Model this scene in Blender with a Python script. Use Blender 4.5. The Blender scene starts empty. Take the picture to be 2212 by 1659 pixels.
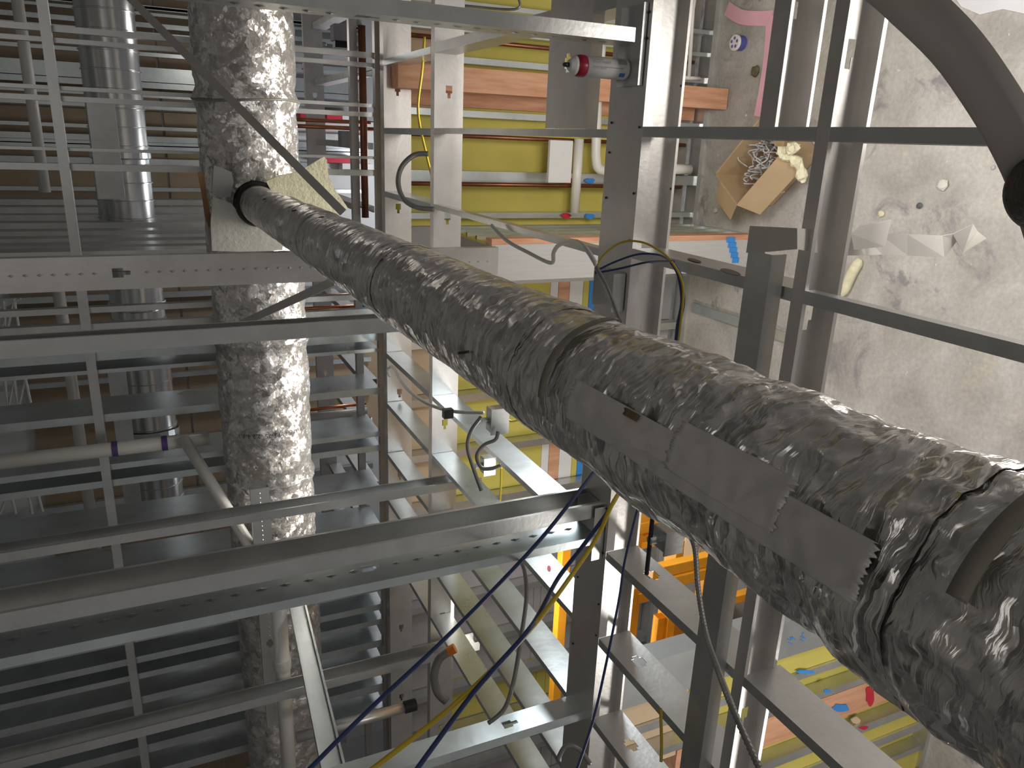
import bpy, bmesh, math, random
from mathutils import Vector, Matrix, noise
random.seed(7)
S = bpy.context.scene
COL = S.collection
V = Vector
# ------------------------------------------------------------------ camera
RM = Matrix(((0.03867405, -0.41918201, -0.90707814),
             (-0.95161541, -0.29238553, 0.09454526),
             (-0.30484819, 0.85953309, -0.4102078)))      # rows: picture right, picture down, forward
FPX = 1641.3
CAM = V((0, 0, 3.6))
cd = bpy.data.cameras.new('camera'); cam = bpy.data.objects.new('camera', cd); COL.objects.link(cam)
M3 = Matrix((RM[0], -V(RM[1]), -V(RM[2]))).transposed()
cam.matrix_world = Matrix.Translation(CAM) @ M3.to_4x4()
cd.sensor_fit = 'HORIZONTAL'; cd.sensor_width = 36.0; cd.lens = 36.0 * FPX / 2212.0
cd.clip_start = 0.02; cd.clip_end = 100
S.camera = cam
# ------------------------------------------------------------------ world, lights, exposure
w = bpy.data.worlds.new('world'); S.world = w; w.use_nodes = True
w.node_tree.nodes['Background'].inputs[0].default_value = (0.95, 0.93, 0.9, 1)
w.node_tree.nodes['Background'].inputs[1].default_value = 0.18
S.view_settings.view_transform = 'Standard'; S.view_settings.look = 'None'
S.view_settings.exposure = 0.0; S.view_settings.gamma = 1.0; S.view_settings.use_curve_mapping = False
def area(name, loc, to, size, power, col=(1, .95, .88), sy=None, spread=180):
    l = bpy.data.lights.new(name, 'AREA'); l.spread = math.radians(spread); l.energy = power; l.color = col; l.size = size
    if sy: l.shape = 'RECTANGLE'; l.size_y = sy
    o = bpy.data.objects.new(name, l); COL.objects.link(o); o.location = loc
    o.rotation_euler = (V(to) - V(loc)).to_track_quat('-Z', 'Y').to_euler()
    return o
def point(name, loc, power, r=.12, col=(1, .95, .88)):
    l = bpy.data.lights.new(name, 'POINT'); l.energy = power; l.color = col; l.shadow_soft_size = r
    o = bpy.data.objects.new(name, l); COL.objects.link(o); o.location = loc
    return o
point('lamp_under_frame', (0.3, 0.75, 1.66), 16, .2, (1, .95, .89))
area('work_light_near', (0.5, 0.8, 2.0), (0.3, 1.2, 0.0), .6, 36)
area('work_light_room', (0.2, 2.4, 1.95), (0.15, 2.9, 0.0), .5, 24)
point('lamp_low_left', (-2.4, 0.7, 1.4), 40, .2, (1, .96, .9))
area('work_light_beyond', (-2.6, 3.3, 2.2), (-2.6, 3.5, 0.0), .6, 16)
area('added_fill_behind', (0.3, -1.4, 5.2), (-0.4, 1.5, 3.2), 2.2, 9)  # fill added above and behind the camera to lift the foil pipe's upper side
point('lamp_far_room', (-0.5, 7.0, 0.9), 60, .25, (.95, .97, 1))
point('lamp_far_left', (-3.6, 6.6, 1.0), 12, .25, (.95, .97, 1))
area('added_duct_fill', (-0.9, 3.78, 2.0), (-0.9, 4.15, 3.1), 2.8, 8, sy=.3, spread=50)  # upward fill added under the main duct to brighten its foil
area('work_light_cool', (-0.75, 2.9, 1.9), (-2.2, 2.7, 2.05), .4, 13, (.88, .95, 1))
point('lamp_plenum', (0.7, 6.6, 3.0), 4, .15)
# ------------------------------------------------------------------ pixel helpers (points in the world, metres)
AX = {'X': V((1, 0, 0)), 'Y': V((0, 1, 0)), 'Z': V((0, 0, 1))}
PX, NX, PY, NY, PZ, NZ = V((1,0,0)), V((-1,0,0)), V((0,1,0)), V((0,-1,0)), V((0,0,1)), V((0,0,-1))
def ray(x, y):
    return RM.transposed() @ V(((x-1106)/FPX, (y-829.5)/FPX, 1))
def oX(x, y, X): d = ray(x, y); return CAM + d*(X/d.x)
def oY(x, y, Y): d = ray(x, y); return CAM + d*(Y/d.y)
def oZ(x, y, Z): d = ray(x, y); return CAM + d*((Z-3.6)/d.z)
def at(x, y, t): return CAM + ray(x, y)*t
def slide(P, axis, x=None, y=None):
    a = RM @ (P-CAM); b = RM @ AX[axis]
    if x is not None: k = (x-1106)/FPX; i = 0
    else: k = (y-829.5)/FPX; i = 1
    return P + AX[axis]*((k*a.z-a[i])/(b[i]-k*b.z))
def wto(P, axis, wd, q):       # width from the edge line P+axis, along wd, to the line of sight through pixel q
    m = Matrix((AX[axis], wd, -ray(*q))).transposed()
    return (m.inverted() @ (CAM-P))[1]
# ------------------------------------------------------------------ materials
def nt(name):
    m = bpy.data.materials.new(name); m.use_nodes = True
    return m, m.node_tree.nodes, m.node_tree.links, m.node_tree.nodes['Principled BSDF']
def mat(name, c, metal=0., rough=.5, var=.12, scale=8., bump=0., bscale=40., stretch=None, c2=None, spec=None, rvar=0.):
    m, n, l, b = nt(name)
    b.inputs['Metallic'].default_value = metal; b.inputs['Roughness'].default_value = rough
    if spec is not None: b.inputs['Specular IOR Level'].default_value = spec
    tc = n.new('ShaderNodeTexCoord'); mp = n.new('ShaderNodeMapping'); l.new(tc.outputs['Object'], mp.inputs[0])
    if stretch: mp.inputs['Scale'].default_value = stretch
    t = n.new('ShaderNodeTexNoise'); t.inputs['Scale'].default_value = scale; t.inputs['Detail'].default_value = 6; t.inputs['Roughness'].default_value = .62
    l.new(mp.outputs[0], t.inputs['Vector'])
    r = n.new('ShaderNodeValToRGB'); l.new(t.outputs['Fac'], r.inputs[0])
    a = c2 or tuple(max(0, x*(1-var)) for x in c); d = c if c2 else tuple(min(1, x*(1+var)) for x in c)
    r.color_ramp.elements[0].position = .32; r.color_ramp.elements[0].color = (*a, 1)
    r.color_ramp.elements[1].position = .68; r.color_ramp.elements[1].color = (*d, 1)
    l.new(r.outputs[0], b.inputs['Base Color'])
    if rvar:
        mr = n.new('ShaderNodeMapRange'); l.new(t.outputs['Fac'], mr.inputs[0])
        mr.inputs[3].default_value = rough-rvar; mr.inputs[4].default_value = rough+rvar; l.new(mr.outputs[0], b.inputs['Roughness'])
    if bump:
        t2 = n.new('ShaderNodeTexNoise'); t2.inputs['Scale'].default_value = bscale; t2.inputs['Detail'].default_value = 5
        l.new(mp.outputs[0], t2.inputs['Vector'])
        bp = n.new('ShaderNodeBump'); bp.inputs['Strength'].default_value = bump; bp.inputs['Distance'].default_value = .01
        l.new(t2.outputs['Fac'], bp.inputs['Height']); l.new(bp.outputs[0], b.inputs['Normal'])
    return m
def foil_mat(name, base, rough, s, strength, streak=0., metal=1.):
    m, n, l, b = nt(name)
    b.inputs['Metallic'].default_value = metal
    tc = n.new('ShaderNodeTexCoord')
    def math_(op, x, y, z=None):
        a = n.new('ShaderNodeMath'); a.operation = op
        for k, q in enumerate((x, y, z)):
            if q is None: continue
            if isinstance(q, (int, float)): a.inputs[k].default_value = q
            else: l.new(q, a.inputs[k])
        return a.outputs[0]
    dn = n.new('ShaderNodeTexNoise'); dn.inputs['Scale'].default_value = s*.45; dn.inputs['Detail'].default_value = 3; l.new(tc.outputs['Object'], dn.inputs['Vector'])
    mx = n.new('ShaderNodeVectorMath'); mx.operation = 'MULTIPLY_ADD'; l.new(dn.outputs['Color'], mx.inputs[0])
    mx.inputs[1].default_value = (.05, .05, .05); l.new(tc.outputs['Object'], mx.inputs[2])
    def facets(src, sc, k):
        v = n.new('ShaderNodeTexVoronoi'); v.inputs['Scale'].default_value = sc; l.new(src, v.inputs['Vector'])
        a = n.new('ShaderNodeVectorMath'); a.operation = 'SUBTRACT'; l.new(v.outputs['Color'], a.inputs[0]); a.inputs[1].default_value = (.5, .5, .5)
        c = n.new('ShaderNodeVectorMath'); c.operation = 'SUBTRACT'; l.new(src, c.inputs[0]); l.new(v.outputs['Position'], c.inputs[1])
        d = n.new('ShaderNodeVectorMath'); d.operation = 'DOT_PRODUCT'; l.new(a.outputs[0], d.inputs[0]); l.new(c.outputs[0], d.inputs[1])
        return math_('MULTIPLY', d.outputs['Value'], k)
    src = mx.outputs[0]
    if streak:
        mp = n.new('ShaderNodeMapping'); l.new(mx.outputs[0], mp.inputs[0]); mp.inputs['Rotation'].default_value = (.45, 0, -.45); mp.inputs['Scale'].default_value = (.30, 2.6, .30)
        src = mp.outputs[0]
    h = math_('ADD', facets(src, s, .8), facets(src, s*2.6, .95 if streak else .55))
    h = math_('ADD', h, facets(mx.outputs[0], s*.55, .5))
    t = n.new('ShaderNodeTexNoise'); t.inputs['Scale'].default_value = s*5; t.inputs['Detail'].default_value = 3; l.new(src, t.inputs['Vector'])
    h = math_('MULTIPLY_ADD', t.outputs['Fac'], .0022, h)
    bp = n.new('ShaderNodeBump'); bp.inputs['Strength'].default_value = strength; bp.inputs['Distance'].default_value = 1.0
    l.new(h, bp.inputs['Height']); l.new(bp.outputs[0], b.inputs['Normal'])
    r = n.new('ShaderNodeValToRGB'); l.new(dn.outputs['Fac'], r.inputs[0])
    r.color_ramp.elements[0].color = (*[x*.8 for x in base], 1); r.color_ramp.elements[1].color = (*base, 1)
    l.new(r.outputs[0], b.inputs['Base Color'])
    mr = n.new('ShaderNodeMapRange'); l.new(dn.outputs['Fac'], mr.inputs[0]); mr.inputs[3].default_value = rough*.7; mr.inputs[4].default_value = rough*1.35; l.new(mr.outputs[0], b.inputs['Roughness'])
    return m
GALV = mat('galvanized_steel', (.64, .645, .635), .85, .36, .10, 6, .05, 60, rvar=.06)
GALVB = mat('bright_galvanized_steel', (.64, .69, .70), .85, .30, .12, 5, .04, 30, rvar=.08)
GALVW = mat('dull_galvanized_steel', (.74, .715, .69), .82, .40, .08, 7, .05, 60)
DUCTM = mat('spiral_duct_steel', (.66, .67, .67), .95, .24, .08, 4, .03, 20)
FOIL = foil_mat('wrinkled_foil', (.88, .865, .84), .20, 32, .56, 1, .95)
FOILC = foil_mat('crumpled_foil', (.86, .83, .80), .25, 24, .62, 0, .7)
FOILT = foil_mat('foil_tape', (.72, .70, .67), .5, 14, .25, 0, .25)
TIE = mat('clear_strap', (.25, .235, .19), 0, .45, .1, 20)
def concrete():
    m, n, l, b = nt('stained_concrete')
    b.inputs['Roughness'].default_value = .62
    tc = n.new('ShaderNodeTexCoord')
    def nz(s, d=8, dist=0.):
        t = n.new('ShaderNodeTexNoise'); t.inputs['Scale'].default_value = s; t.inputs['Detail'].default_value = d; t.inputs['Distortion'].default_value = dist
        t.inputs['Roughness'].default_value = .65; l.new(tc.outputs['Object'], t.inputs['Vector']); return t
    def ramp(t, p0, c0, p1, c1):
        r = n.new('ShaderNodeValToRGB'); l.new(t.outputs['Fac'], r.inputs[0])
        r.color_ramp.elements[0].position = p0; r.color_ramp.elements[0].color = (*c0, 1)
        r.color_ramp.elements[1].position = p1; r.color_ramp.elements[1].color = (*c1, 1); return r
    def mix(f, a, bb, mode='MIX'):
        x = n.new('ShaderNodeMixRGB'); x.blend_type = mode
        if isinstance(f, float): x.inputs[0].default_value = f
        else: l.new(f, x.inputs[0])
        l.new(a, x.inputs[1])
        if isinstance(bb, tuple): x.inputs[2].default_value = (*bb, 1)
        else: l.new(bb, x.inputs[2])
        return x.outputs[0]
    base = ramp(nz(3, 9, .4), .35, (.40, .375, .35), .68, (.60, .575, .55))
    st = ramp(nz(2.1, 10, 1.2), .56, (0, 0, 0), .63, (1, 1, 1))
    c = mix(st.outputs[0], base.outputs[0], (.30, .285, .295))
    y = ramp(nz(1.6, 4, .3), .58, (0, 0, 0), .72, (.5, .5, .5))
    c = mix(y.outputs[0], c, (.66, .58, .46))
    fine = ramp(nz(45, 6), .25, (.72, .72, .72), .7, (1.08, 1.08, 1.08))
    c = mix(.8, c, fine.outputs[0], 'MULTIPLY')
    sp = ramp(nz(16, 3, .6), .70, (0, 0, 0), .73, (.7, .7, .7))
    c = mix(sp.outputs[0], c, (.72, .70, .66))
    l.new(c, b.inputs['Base Color'])
    t = nz(60, 5); bp = n.new('ShaderNodeBump'); bp.inputs['Strength'].default_value = .25; bp.inputs['Distance'].default_value = .006
    l.new(t.outputs['Fac'], bp.inputs['Height']); l.new(bp.outputs[0], b.inputs['Normal'])
    return m
CONC = concrete()
YEL = mat('yellow_sheathing', (.66, .57, .13), 0, .7, .05, 3, .05, 90, c2=(.58, .50, .11))
KRAFT = mat('brown_board', (.36, .27, .18), 0, .8, .1, 4)
TAN = mat('tan_board', (.66, .50, .33), 0, .8, .06, 3)
WHITE = mat('white_drywall', (.80, .80, .80), 0, .7, .04, 3)
GREYB = mat('grey_board', (.42, .42, .43), 0, .7, .08, 3)
WOOD = mat('orange_wood', (.74, .40, .24), 0, .6, .2, 5, .1, 30, (1, 6, 1), c2=(.50, .22, .12))
WOODG = mat('fire_treated_lumber', (.78, .44, .28), 0, .6, .2, 4, .1, 30, (7, 7, .8), c2=(.58, .27, .15))
PVC = mat('white_pvc', (.80, .78, .73), 0, .35, .04, 6)
COPPER = mat('copper', (.62, .25, .13), 1, .28, .2, 8)
COPPERD = mat('weathered_copper', (.30, .12, .07), .9, .4, .2, 8)
BLACK = mat('black_plastic', (.015, .015, .016), 0, .45, .2)
BLUEC = mat('blue_insulation', (.03, .05, .16), 0, .4, .15)
YELC = mat('yellow_insulation', (.62, .45, .03), 0, .4, .1)
GREYC = mat('grey_cable', (.30, .29, .28), .5, .4, .15)
WHTC = mat('white_cable', (.72, .71, .69), .2, .4, .1)
BLUEP = mat('blue_spray_paint', (.05, .28, .75), 0, .5, .1)
REDP = mat('red_spray_paint', (.62, .02, .05), 0, .5, .1)
LIFTO = mat('orange_lift_paint', (.85, .36, .02), 0, .45, .12, 5)
CARD = mat('cardboard', (.46, .33, .20), 0, .85, .07, 5)
FIBER = mat('fiberglass', (.74, .70, .50), 0, .95, .14, 25, .3, 70)
FIBERW = mat('pale_fiberglass', (.60, .59, .54), 0, .9, .10, 12, .2, 50)
PINK = mat('pink_tape', (.84, .46, .57), 0, .6, .05, 6)
PAPER = mat('white_paper_tape', (.66, .63, .59), 0, .6, .05, 8, .1, 20)
FILM = mat('plastic_film', (.74, .74, .78), 0, .35, .06, 4, .3, 10)
BEIGE = mat('beige_rubber', (.36, .33, .30), 0, .6, .06, 3)
DARKB = mat('dark_mesh', (.045, .038, .032), 0, .6, .3, 60, .6, 220)
DECK = mat('metal_deck', (.42, .42, .41), .3, .6, .1)
REDC = mat('red_enamel', (.35, .01, .04), 0, .3, .05)
CANW = mat('can_label', (.84, .83, .81), 0, .35, .03, 20)
BROWN = mat('dark_brown_stone', (.12, .09, .05), 0, .8, .3, 5)
INK = mat('black_ink', (.03, .03, .035), 0, .6, .1)
# ------------------------------------------------------------------ object helpers
ORG = {}
def put(o, parent, loc):
    COL.objects.link(o)
    if parent is not None:
        o.parent = parent; ORG[o.name] = ORG[parent.name]
    else:
        o.location = loc; ORG[o.name] = V(loc)
def tag(o, label=None, cat=None, group=None, kind=None):
    if label: o['label'] = label
    if cat: o['category'] = cat
    if group: o['group'] = group
    if kind: o['kind'] = kind
    return o
def thing(name, label, cat, loc, group=None):
    o = bpy.data.objects.new(name, None); o.empty_display_size = .05
    put(o, None, V(loc)); return tag(o, label, cat, group)
def ob(name, bm, m, parent=None, label=None, cat=None, group=None, kind=None, smooth=False, solid=0., loc=None, bevel=0.):
    if parent is not None: L = ORG[parent.name]
    elif loc is not None: L = V(loc)
    else:
        zs = [v.co for v in bm.verts]; n = len(zs)
        L = sum(zs, V()) / n; L.z = min(c.z for c in zs)
    for v in bm.verts: v.co -= L
    if not solid: bmesh.ops.recalc_face_normals(bm, faces=bm.faces)
    me = bpy.data.meshes.new(name); bm.to_mesh(me); bm.free()
    me.materials.append(m)
    if smooth:
        for p in me.polygons: p.use_smooth = True
    o = bpy.data.objects.new(name, me); put(o, parent, L)
    if solid:
        md = o.modifiers.new('sheet', 'SOLIDIFY'); md.thickness = solid; md.offset = 0
    if bevel:
        md = o.modifiers.new('edge', 'BEVEL'); md.width = bevel; md.segments = 2; md.limit_method = 'ANGLE'
    return tag(o, label, cat, group, kind)
def quad(bm, a, b, c, d): bm.faces.new([bm.verts.new(p) for p in (a, b, c, d)])
def box(bm, P, a, b, c):            # corner P, edge vectors a b c
    v = [bm.verts.new(P + a*i + b*j + c*k) for k in (0, 1) for j in (0, 1) for i in (0, 1)]
    for f in ((0,1,3,2), (4,6,7,5), (0,4,5,1), (2,3,7,6), (0,2,6,4), (1,5,7,3)): bm.faces.new([v[i] for i in f])
def bbox(bm, x0, x1, y0, y1, z0, z1): box(bm, V((x0,y0,z0)), PX*(x1-x0), PY*(y1-y0), PZ*(z1-z0))
def NB(): return bmesh.new()
def smooth_path(pts, n=6):
    out = []
    for i in range(len(pts)-1):
        p0, p1, p2, p3 = pts[max(i-1,0)], pts[i], pts[i+1], pts[min(i+2, len(pts)-1)]
        for k in range(n):
            t = k/n
            out.append(.5*((2*p1)+(p2-p0)*t+(2*p0-5*p1+4*p2-p3)*t*t+(3*p1-p0-3*p2+p3)*t**3))
    out.append(pts[-1]); return out
def tube(bm, pts, r, seg=10, caps=True):
    pts = [V(p) for p in pts]; rings = []
    d = (pts[1]-pts[0]).normalized(); u = d.orthogonal().normalized()
    for i, p in enumerate(pts):
        d = (pts[min(i+1, len(pts)-1)]-pts[max(i-1, 0)]).normalized()
        u = (u - d*u.dot(d)).normalized(); v = d.cross(u)
        rr = r[i] if isinstance(r, (list, tuple)) else r
        rings.append([bm.verts.new(p + (u*math.cos(a)+v*math.sin(a))*rr) for a in [2*math.pi*k/seg for k in range(seg)]])
    for a, b in zip(rings, rings[1:]):
        for k in range(seg): bm.faces.new((a[k], a[(k+1)%seg], b[(k+1)%seg], b[k]))
    if caps: bm.faces.new(rings[0][::-1]); bm.faces.new(rings[-1])
    return rings
def ribbon(bm, pts, wv, w):         # flat strip through pts, width vectors wv
    a = [bm.verts.new(p - x*w/2) for p, x in zip(pts, wv)]; b = [bm.verts.new(p + x*w/2) for p, x in zip(pts, wv)]
    for i in range(len(pts)-1): bm.faces.new((a[i], a[i+1], b[i+1], b[i]))
KEY = ((0, .034, .016), (.034, .056, .0075))
CROSS = ((0, .012, .010), (.012, .045, .020), (.045, .057, .010))
def channel(bm, P0, P1, wd, od, w, fl, lip=.01, holes=(), dimple=0., dbm=None):
    L = (P1-P0).length; ax = (P1-P0)/L
    prof = [(0, fl), (0, 0), (w, 0), (w, fl)]; web = 1
    if lip: prof = [(lip, fl)] + prof + [(w-lip, fl)]; web = 2
    iv = []
    for s, kind in holes:
        for a, b, h in kind:
            if s+a > 0 and s+b < L: iv.append((s+a, s+b, h))
    iv.sort(); cuts = sorted({0., L, *[x for i in iv for x in i[:2]]})
    cache = {}
    def vt(s, p):
        k = (round(s, 5), round(p[0], 5), round(p[1], 5))
        if k not in cache: cache[k] = bm.verts.new(P0 + ax*s + wd*p[0] + od*p[1])
        return cache[k]
    for s0, s1 in zip(cuts, cuts[1:]):
        h = next((i[2] for i in iv if abs(i[0]-s0) < 1e-6 and abs(i[1]-s1) < 1e-6), None)
        for i, (p, q) in enumerate(zip(prof, prof[1:])):
            if i == web and h:
                for pp, qq in ((p, (w/2-h, 0)), ((w/2+h, 0), q)):
                    bm.faces.new((vt(s0, pp), vt(s1, pp), vt(s1, qq), vt(s0, qq)))
            else: bm.faces.new((vt(s0, p), vt(s1, p), vt(s1, q), vt(s0, q)))
    if dimple:
        k = .03; 
        while k < L-.03:
            if not any(a-.02 < k < b+.02 for a, b, _ in iv):
                for sgn in (1, -1):
                    c = P0 + ax*k + wd*w/2 - od*.0012
                    t = dbm.verts.new(c - od*.003)
                    q = [dbm.verts.new(c + ax*x*dimple + wd*y*dimple*.55) for x, y in ((1,0),(0,1),(-1,0),(0,-1))]
                    for j in range(4): dbm.faces.new((q[j], q[(j+1)%4], t))
                    break
            k += dimple*4
def member(name, label, cat, P0, P1, wd, od, w, fl, lip=.01, holes=(), dimple=0., m=None, parent=None, group=None, kind=None):
    bm = NB(); db = NB() if dimple else None; channel(bm, P0, P1, wd, od, w, fl, lip, holes, dimple, db)
    o = ob(name, bm, m or GALV, parent, label, cat, group, kind, solid=.0018, loc=P0)
    if db: ob('dimples', db, m or GALV, o, kind='stuff')
    return o
def sof(P0, P1, q, axis):           # distance along the member at which pixel row/column q falls
    a = slide(P0, axis, **q); return (a-P0).length
def screws(parent, items, r=.0035, h=.003):
    bm = NB()
    for p, nrm in items: tube(bm, [p, p+nrm*h], r, 6)
    ob('screw_heads', bm, BLACK, parent, kind='stuff')
ZC = 2.35
# ================================================================== SETTING
bm = NB(); bbox(bm, -8, 3.5, -2.5, 9.2, -.15, 0)
fl_ = ob('floor', bm, CONC, label='stained grey concrete floor slab', kind='structure', loc=(0,0,0))
bm = NB(); bbox(bm, -9, 4.5, -3, 10, 5.6, 5.75)
k = 0
while -9 + k*.3 < 4.4:
    x = -9 + k*.3; bbox(bm, x, x+.15, -3, 10, 5.52, 5.6); k += 1
ob('ceiling', bm, DECK, label='dark ribbed metal deck over the plenum', kind='structure', loc=(0,0,5.6))
# ---- far wall with boards
wb = bpy.data.objects.new('wall_back', None); put(wb, None, V((0, 8.6, 0))); tag(wb, 'far wall of brown backed boards behind the ducts', kind='structure')
zj = [2.75, oY(346, 200, 8.6).z, 4.9]
for r in range(2):
    for c in range(9):
        bm = NB(); bbox(bm, -8.4+c*1.22, -8.4+c*1.22+1.21, 8.6, 8.63, zj[r]+.012, zj[r+1]-.012); ob('board', bm, KRAFT, wb)
bm = NB(); bbox(bm, -8.4, 2.6, 8.64, 8.68, 0, 5.4); ob('backing', bm, WHITE, wb)
for c, mm in enumerate((WHITE, GREYB, WHITE, WHITE, TAN, WHITE, WHITE, GREYB, WHITE)):
    bm = NB(); bbox(bm, -8.4+c*1.22, -8.4+c*1.22+1.21, 8.58, 8.61, 0, 2.74); ob('board', bm, mm, wb)
for y, wpx in ((18,7),(33,6),(55,10),(75,10),(118,8),(150,30),(182,12),(205,9),(232,7),(276,7),(297,12),(316,9),(345,12),(406,8),
               (20,7),(310,8),(630,12),(655,8),(705,12),(735,7),(805,10),(880,12),(950,10),(985,9),(1060,12),(1100,12),(1330,14),(1440,14),(1520,14)):
    p = oY(380, y, 8.5); q = oY(380, y+wpx, 8.5); wd_ = p.x-q.x
    a = V((p.x, 8.5, 1.4)); member('stud', None, None, a, V((p.x, 8.5, 5.3)), NX, PY, wd_, .05, 0, m=GALVB, parent=wb)
bm = NB(); bbox(bm, 2.6, 2.75, -2.5, 9.2, 0, 5.6); ob('wall_right', bm, GREYB, kind='structure', label='grey side wall outside the frame on the right')
bm = NB(); bbox(bm, -8.1, -8, -2.5, 9.2, 0, 5.6); ob('wall_left', bm, GREYB, kind='structure', label='grey side wall far to the left')

# ---- yellow sheathed wall across the room, with framing above it
wn = bpy.data.objects.new('wall_north', None); put(wn, None, V((0, 4.6, 0))); tag(wn, 'steel framed wall with yellow sheathing across the room', kind='structure')
def wstud(px, py, wpx, Y=4.56, z0=0.03, z1=2.22, m=GALV, d=.09, parent=wn, od=PY):
    p = oY(px, py, Y); q = oY(px, py+wpx, Y)
    return member('stud', None, None, V((p.x, Y, z0)), V((p.x, Y, z1)), NX, od, p.x-q.x, d, 0, m=m, parent=parent)
def wpanel(X0, X1, z0, z1, m, Y=4.66, t=.015, parent=wn, name='sheathing_panel'):
    bm = NB(); bbox(bm, min(X0, X1), max(X0, X1), Y, Y+t, z0, z1); return ob(name, bm, m, parent)
def xs(px, py, Y=4.66): return oY(px, py, Y).x
CAV = mat('grey_brown_block', (.24, .22, .20), 0, .85, .2, 5)
edges = [1.9, 1.1, xs(1150, 138), xs(1150, 256), xs(1150, 385), xs(1150, 470)-.05]
for i in range(5):
    wpanel(edges[i]-.003, edges[i+1]+.003, .43, 1.95, YEL); wpanel(edges[i]-.003, edges[i+1]+.003, .06, .42, CAV); wpanel(edges[i]-.003, edges[i+1]+.003, 1.96, 2.3, TAN if i in (1, 2) else YEL)
for py, wp in ((136, 13), (247, 13), (373, 22), (460, 11)): wstud(1150, py, wp, m=GALVB)
for py, wp in ((20, 10), (75, 9)): wstud(1150, py, wp, m=GALVB)
bm = NB(); bbox(bm, edges[-1]-.02, 1.9, 4.54, 4.66, 0, .035); ob('bottom_track', bm, GALV, wn)
bm = NB(); bbox(bm, xs(1150, 240, 4.6), xs(1150, 165, 4.6), 4.63, 4.655, .05, 2.3); ob('wood_filler', bm, WOODG, wn)
# left part of the same wall, past the pier
VGREY = mat('violet_grey_board', (.36, .345, .355), 0, .75, .06, 3)
bands = [(.06, .744, GREYB), (.744, .794, BLUEP), (.794, .843, YEL), (.843, .955, WHITE), (.955, 1.046, WOODG), (1.046, 1.11, WHITE), (1.11, 1.9, YEL), (1.9, 2.3, TAN)]
X = -.86; i = 0
while X > -7.5:
    for a, b, mm in bands:
        if X < -2.7: mm = YEL if i % 4 == 0 and .8 < b < 1.95 else VGREY
        wpanel(X-.003, X-.397, a, b-.004, mm)
    member('stud', None, None, V((X-.002, 4.56, .03)), V((X-.002, 4.56, 2.22)), NX, PY, .05, .09, 0, m=GALV, parent=wn)
    X -= .4; i += 1
bm = NB(); bbox(bm, -7.6, 1.9, 4.685, 4.70, .05, 2.3); ob('added_bounce_shield', bm, VGREY, wn)  # unseen sheet added to keep yellow bounce off the spiral duct
bm = NB(); bbox(bm, -7.6, -.86, 4.54, 4.66, 0, .035); ob('bottom_track', bm, GALV, wn)
# D: top track of that wall, keyholes; a second strip behind it
P0 = oY(830, -20, 4.47); P0 = V((1.2, 4.47, oY(830, 280, 4.47).z)); w_ = wto(P0, 'X', NZ, (888, 280))
P1 = V((-7.6, 4.47, P0.z))
hs = [((P0 - oY(865, y, 4.47)).dot(PX), KEY) for y in (185, 440, 840, 1020, 1350, 1500)]
dtr = member('top_track', None, None, P0, P1, NZ, PY, w_, .07, 0, hs, m=GALVW, parent=wn)
P0b = V((1.2, 4.62, oY(812, 280, 4.62).z)); wb_ = wto(P0b, 'X', NZ, (830, 280))
member('top_track', None, None, P0b, V((-7.6, 4.62, P0b.z)), NZ, PY, wb_, .05, 0, m=GALVW, parent=wn)
# studs above that wall
for y, wp, dk in ((62, 13, 1), (88, 10, 1), (190, 8, 0), (211, 11, 1), (321, 6, 0), (355, 14, 1), (612, 9, 0), (664, 12, 0), (700, 14, 1), (762, 18, 1), (800, 8, 1),
                  (898, 16, 1), (1008, 12, 1), (1042, 14, 1), (1150, 18, 1), (1245, 15, 1), (1395, 12, 1), (1440, 14, 1), (1478, 12, 1), (1530, 16, 1), (1590, 14, 1), (1640, 18, 1), (1700, 16, 1)):
    p = oY(200, y, 4.62); q = oY(200, y+wp, 4.62)
    far = y > 700
    bm = NB(); channel(bm, V((p.x, 4.62, P0b.z+.002)), V((p.x, 4.62, 5.4)), NX, PY, p.x-q.x, .33 if far else .05, .008 if far else 0,
                       ())
    ob('stud', bm, GALVB if far else GALV, wn, solid=.0016)
# X-direction bridging channel through those studs
Pb = oY(78, 0, 4.55); e = V((-4.6, 4.55, Pb.z)); Pb.x = 1.0
member('bridging_channel', None, None, Pb, e, NZ, PY, .045, .04, 0, m=GALV, parent=wn)
# short stud partition running away behind the wall on the left of the pipe
wp_ = bpy.data.objects.new('wall_plenum', None); put(wp_, None, V((-.68, 5.2, 2.3))); tag(wp_, 'row of steel studs receding beyond the wrapped main duct', kind='structure')
for y in (415, 431, 448, 465, 482, 500, 516, 531, 545):
    d = ray(100, y); Y = -.68/(d.x/d.y)
    member('stud', None, None, V((-.68, Y, 2.3)), V((-.68, Y, 5.4)), PY, NX, .15, .05, .01, m=GALV, parent=wp_)
bm = NB(); bbox(bm, -.78, -.67, 4.85, 8.5, 2.27, 2.3); ob('bottom_track', bm, GALV, wp_)
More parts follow.
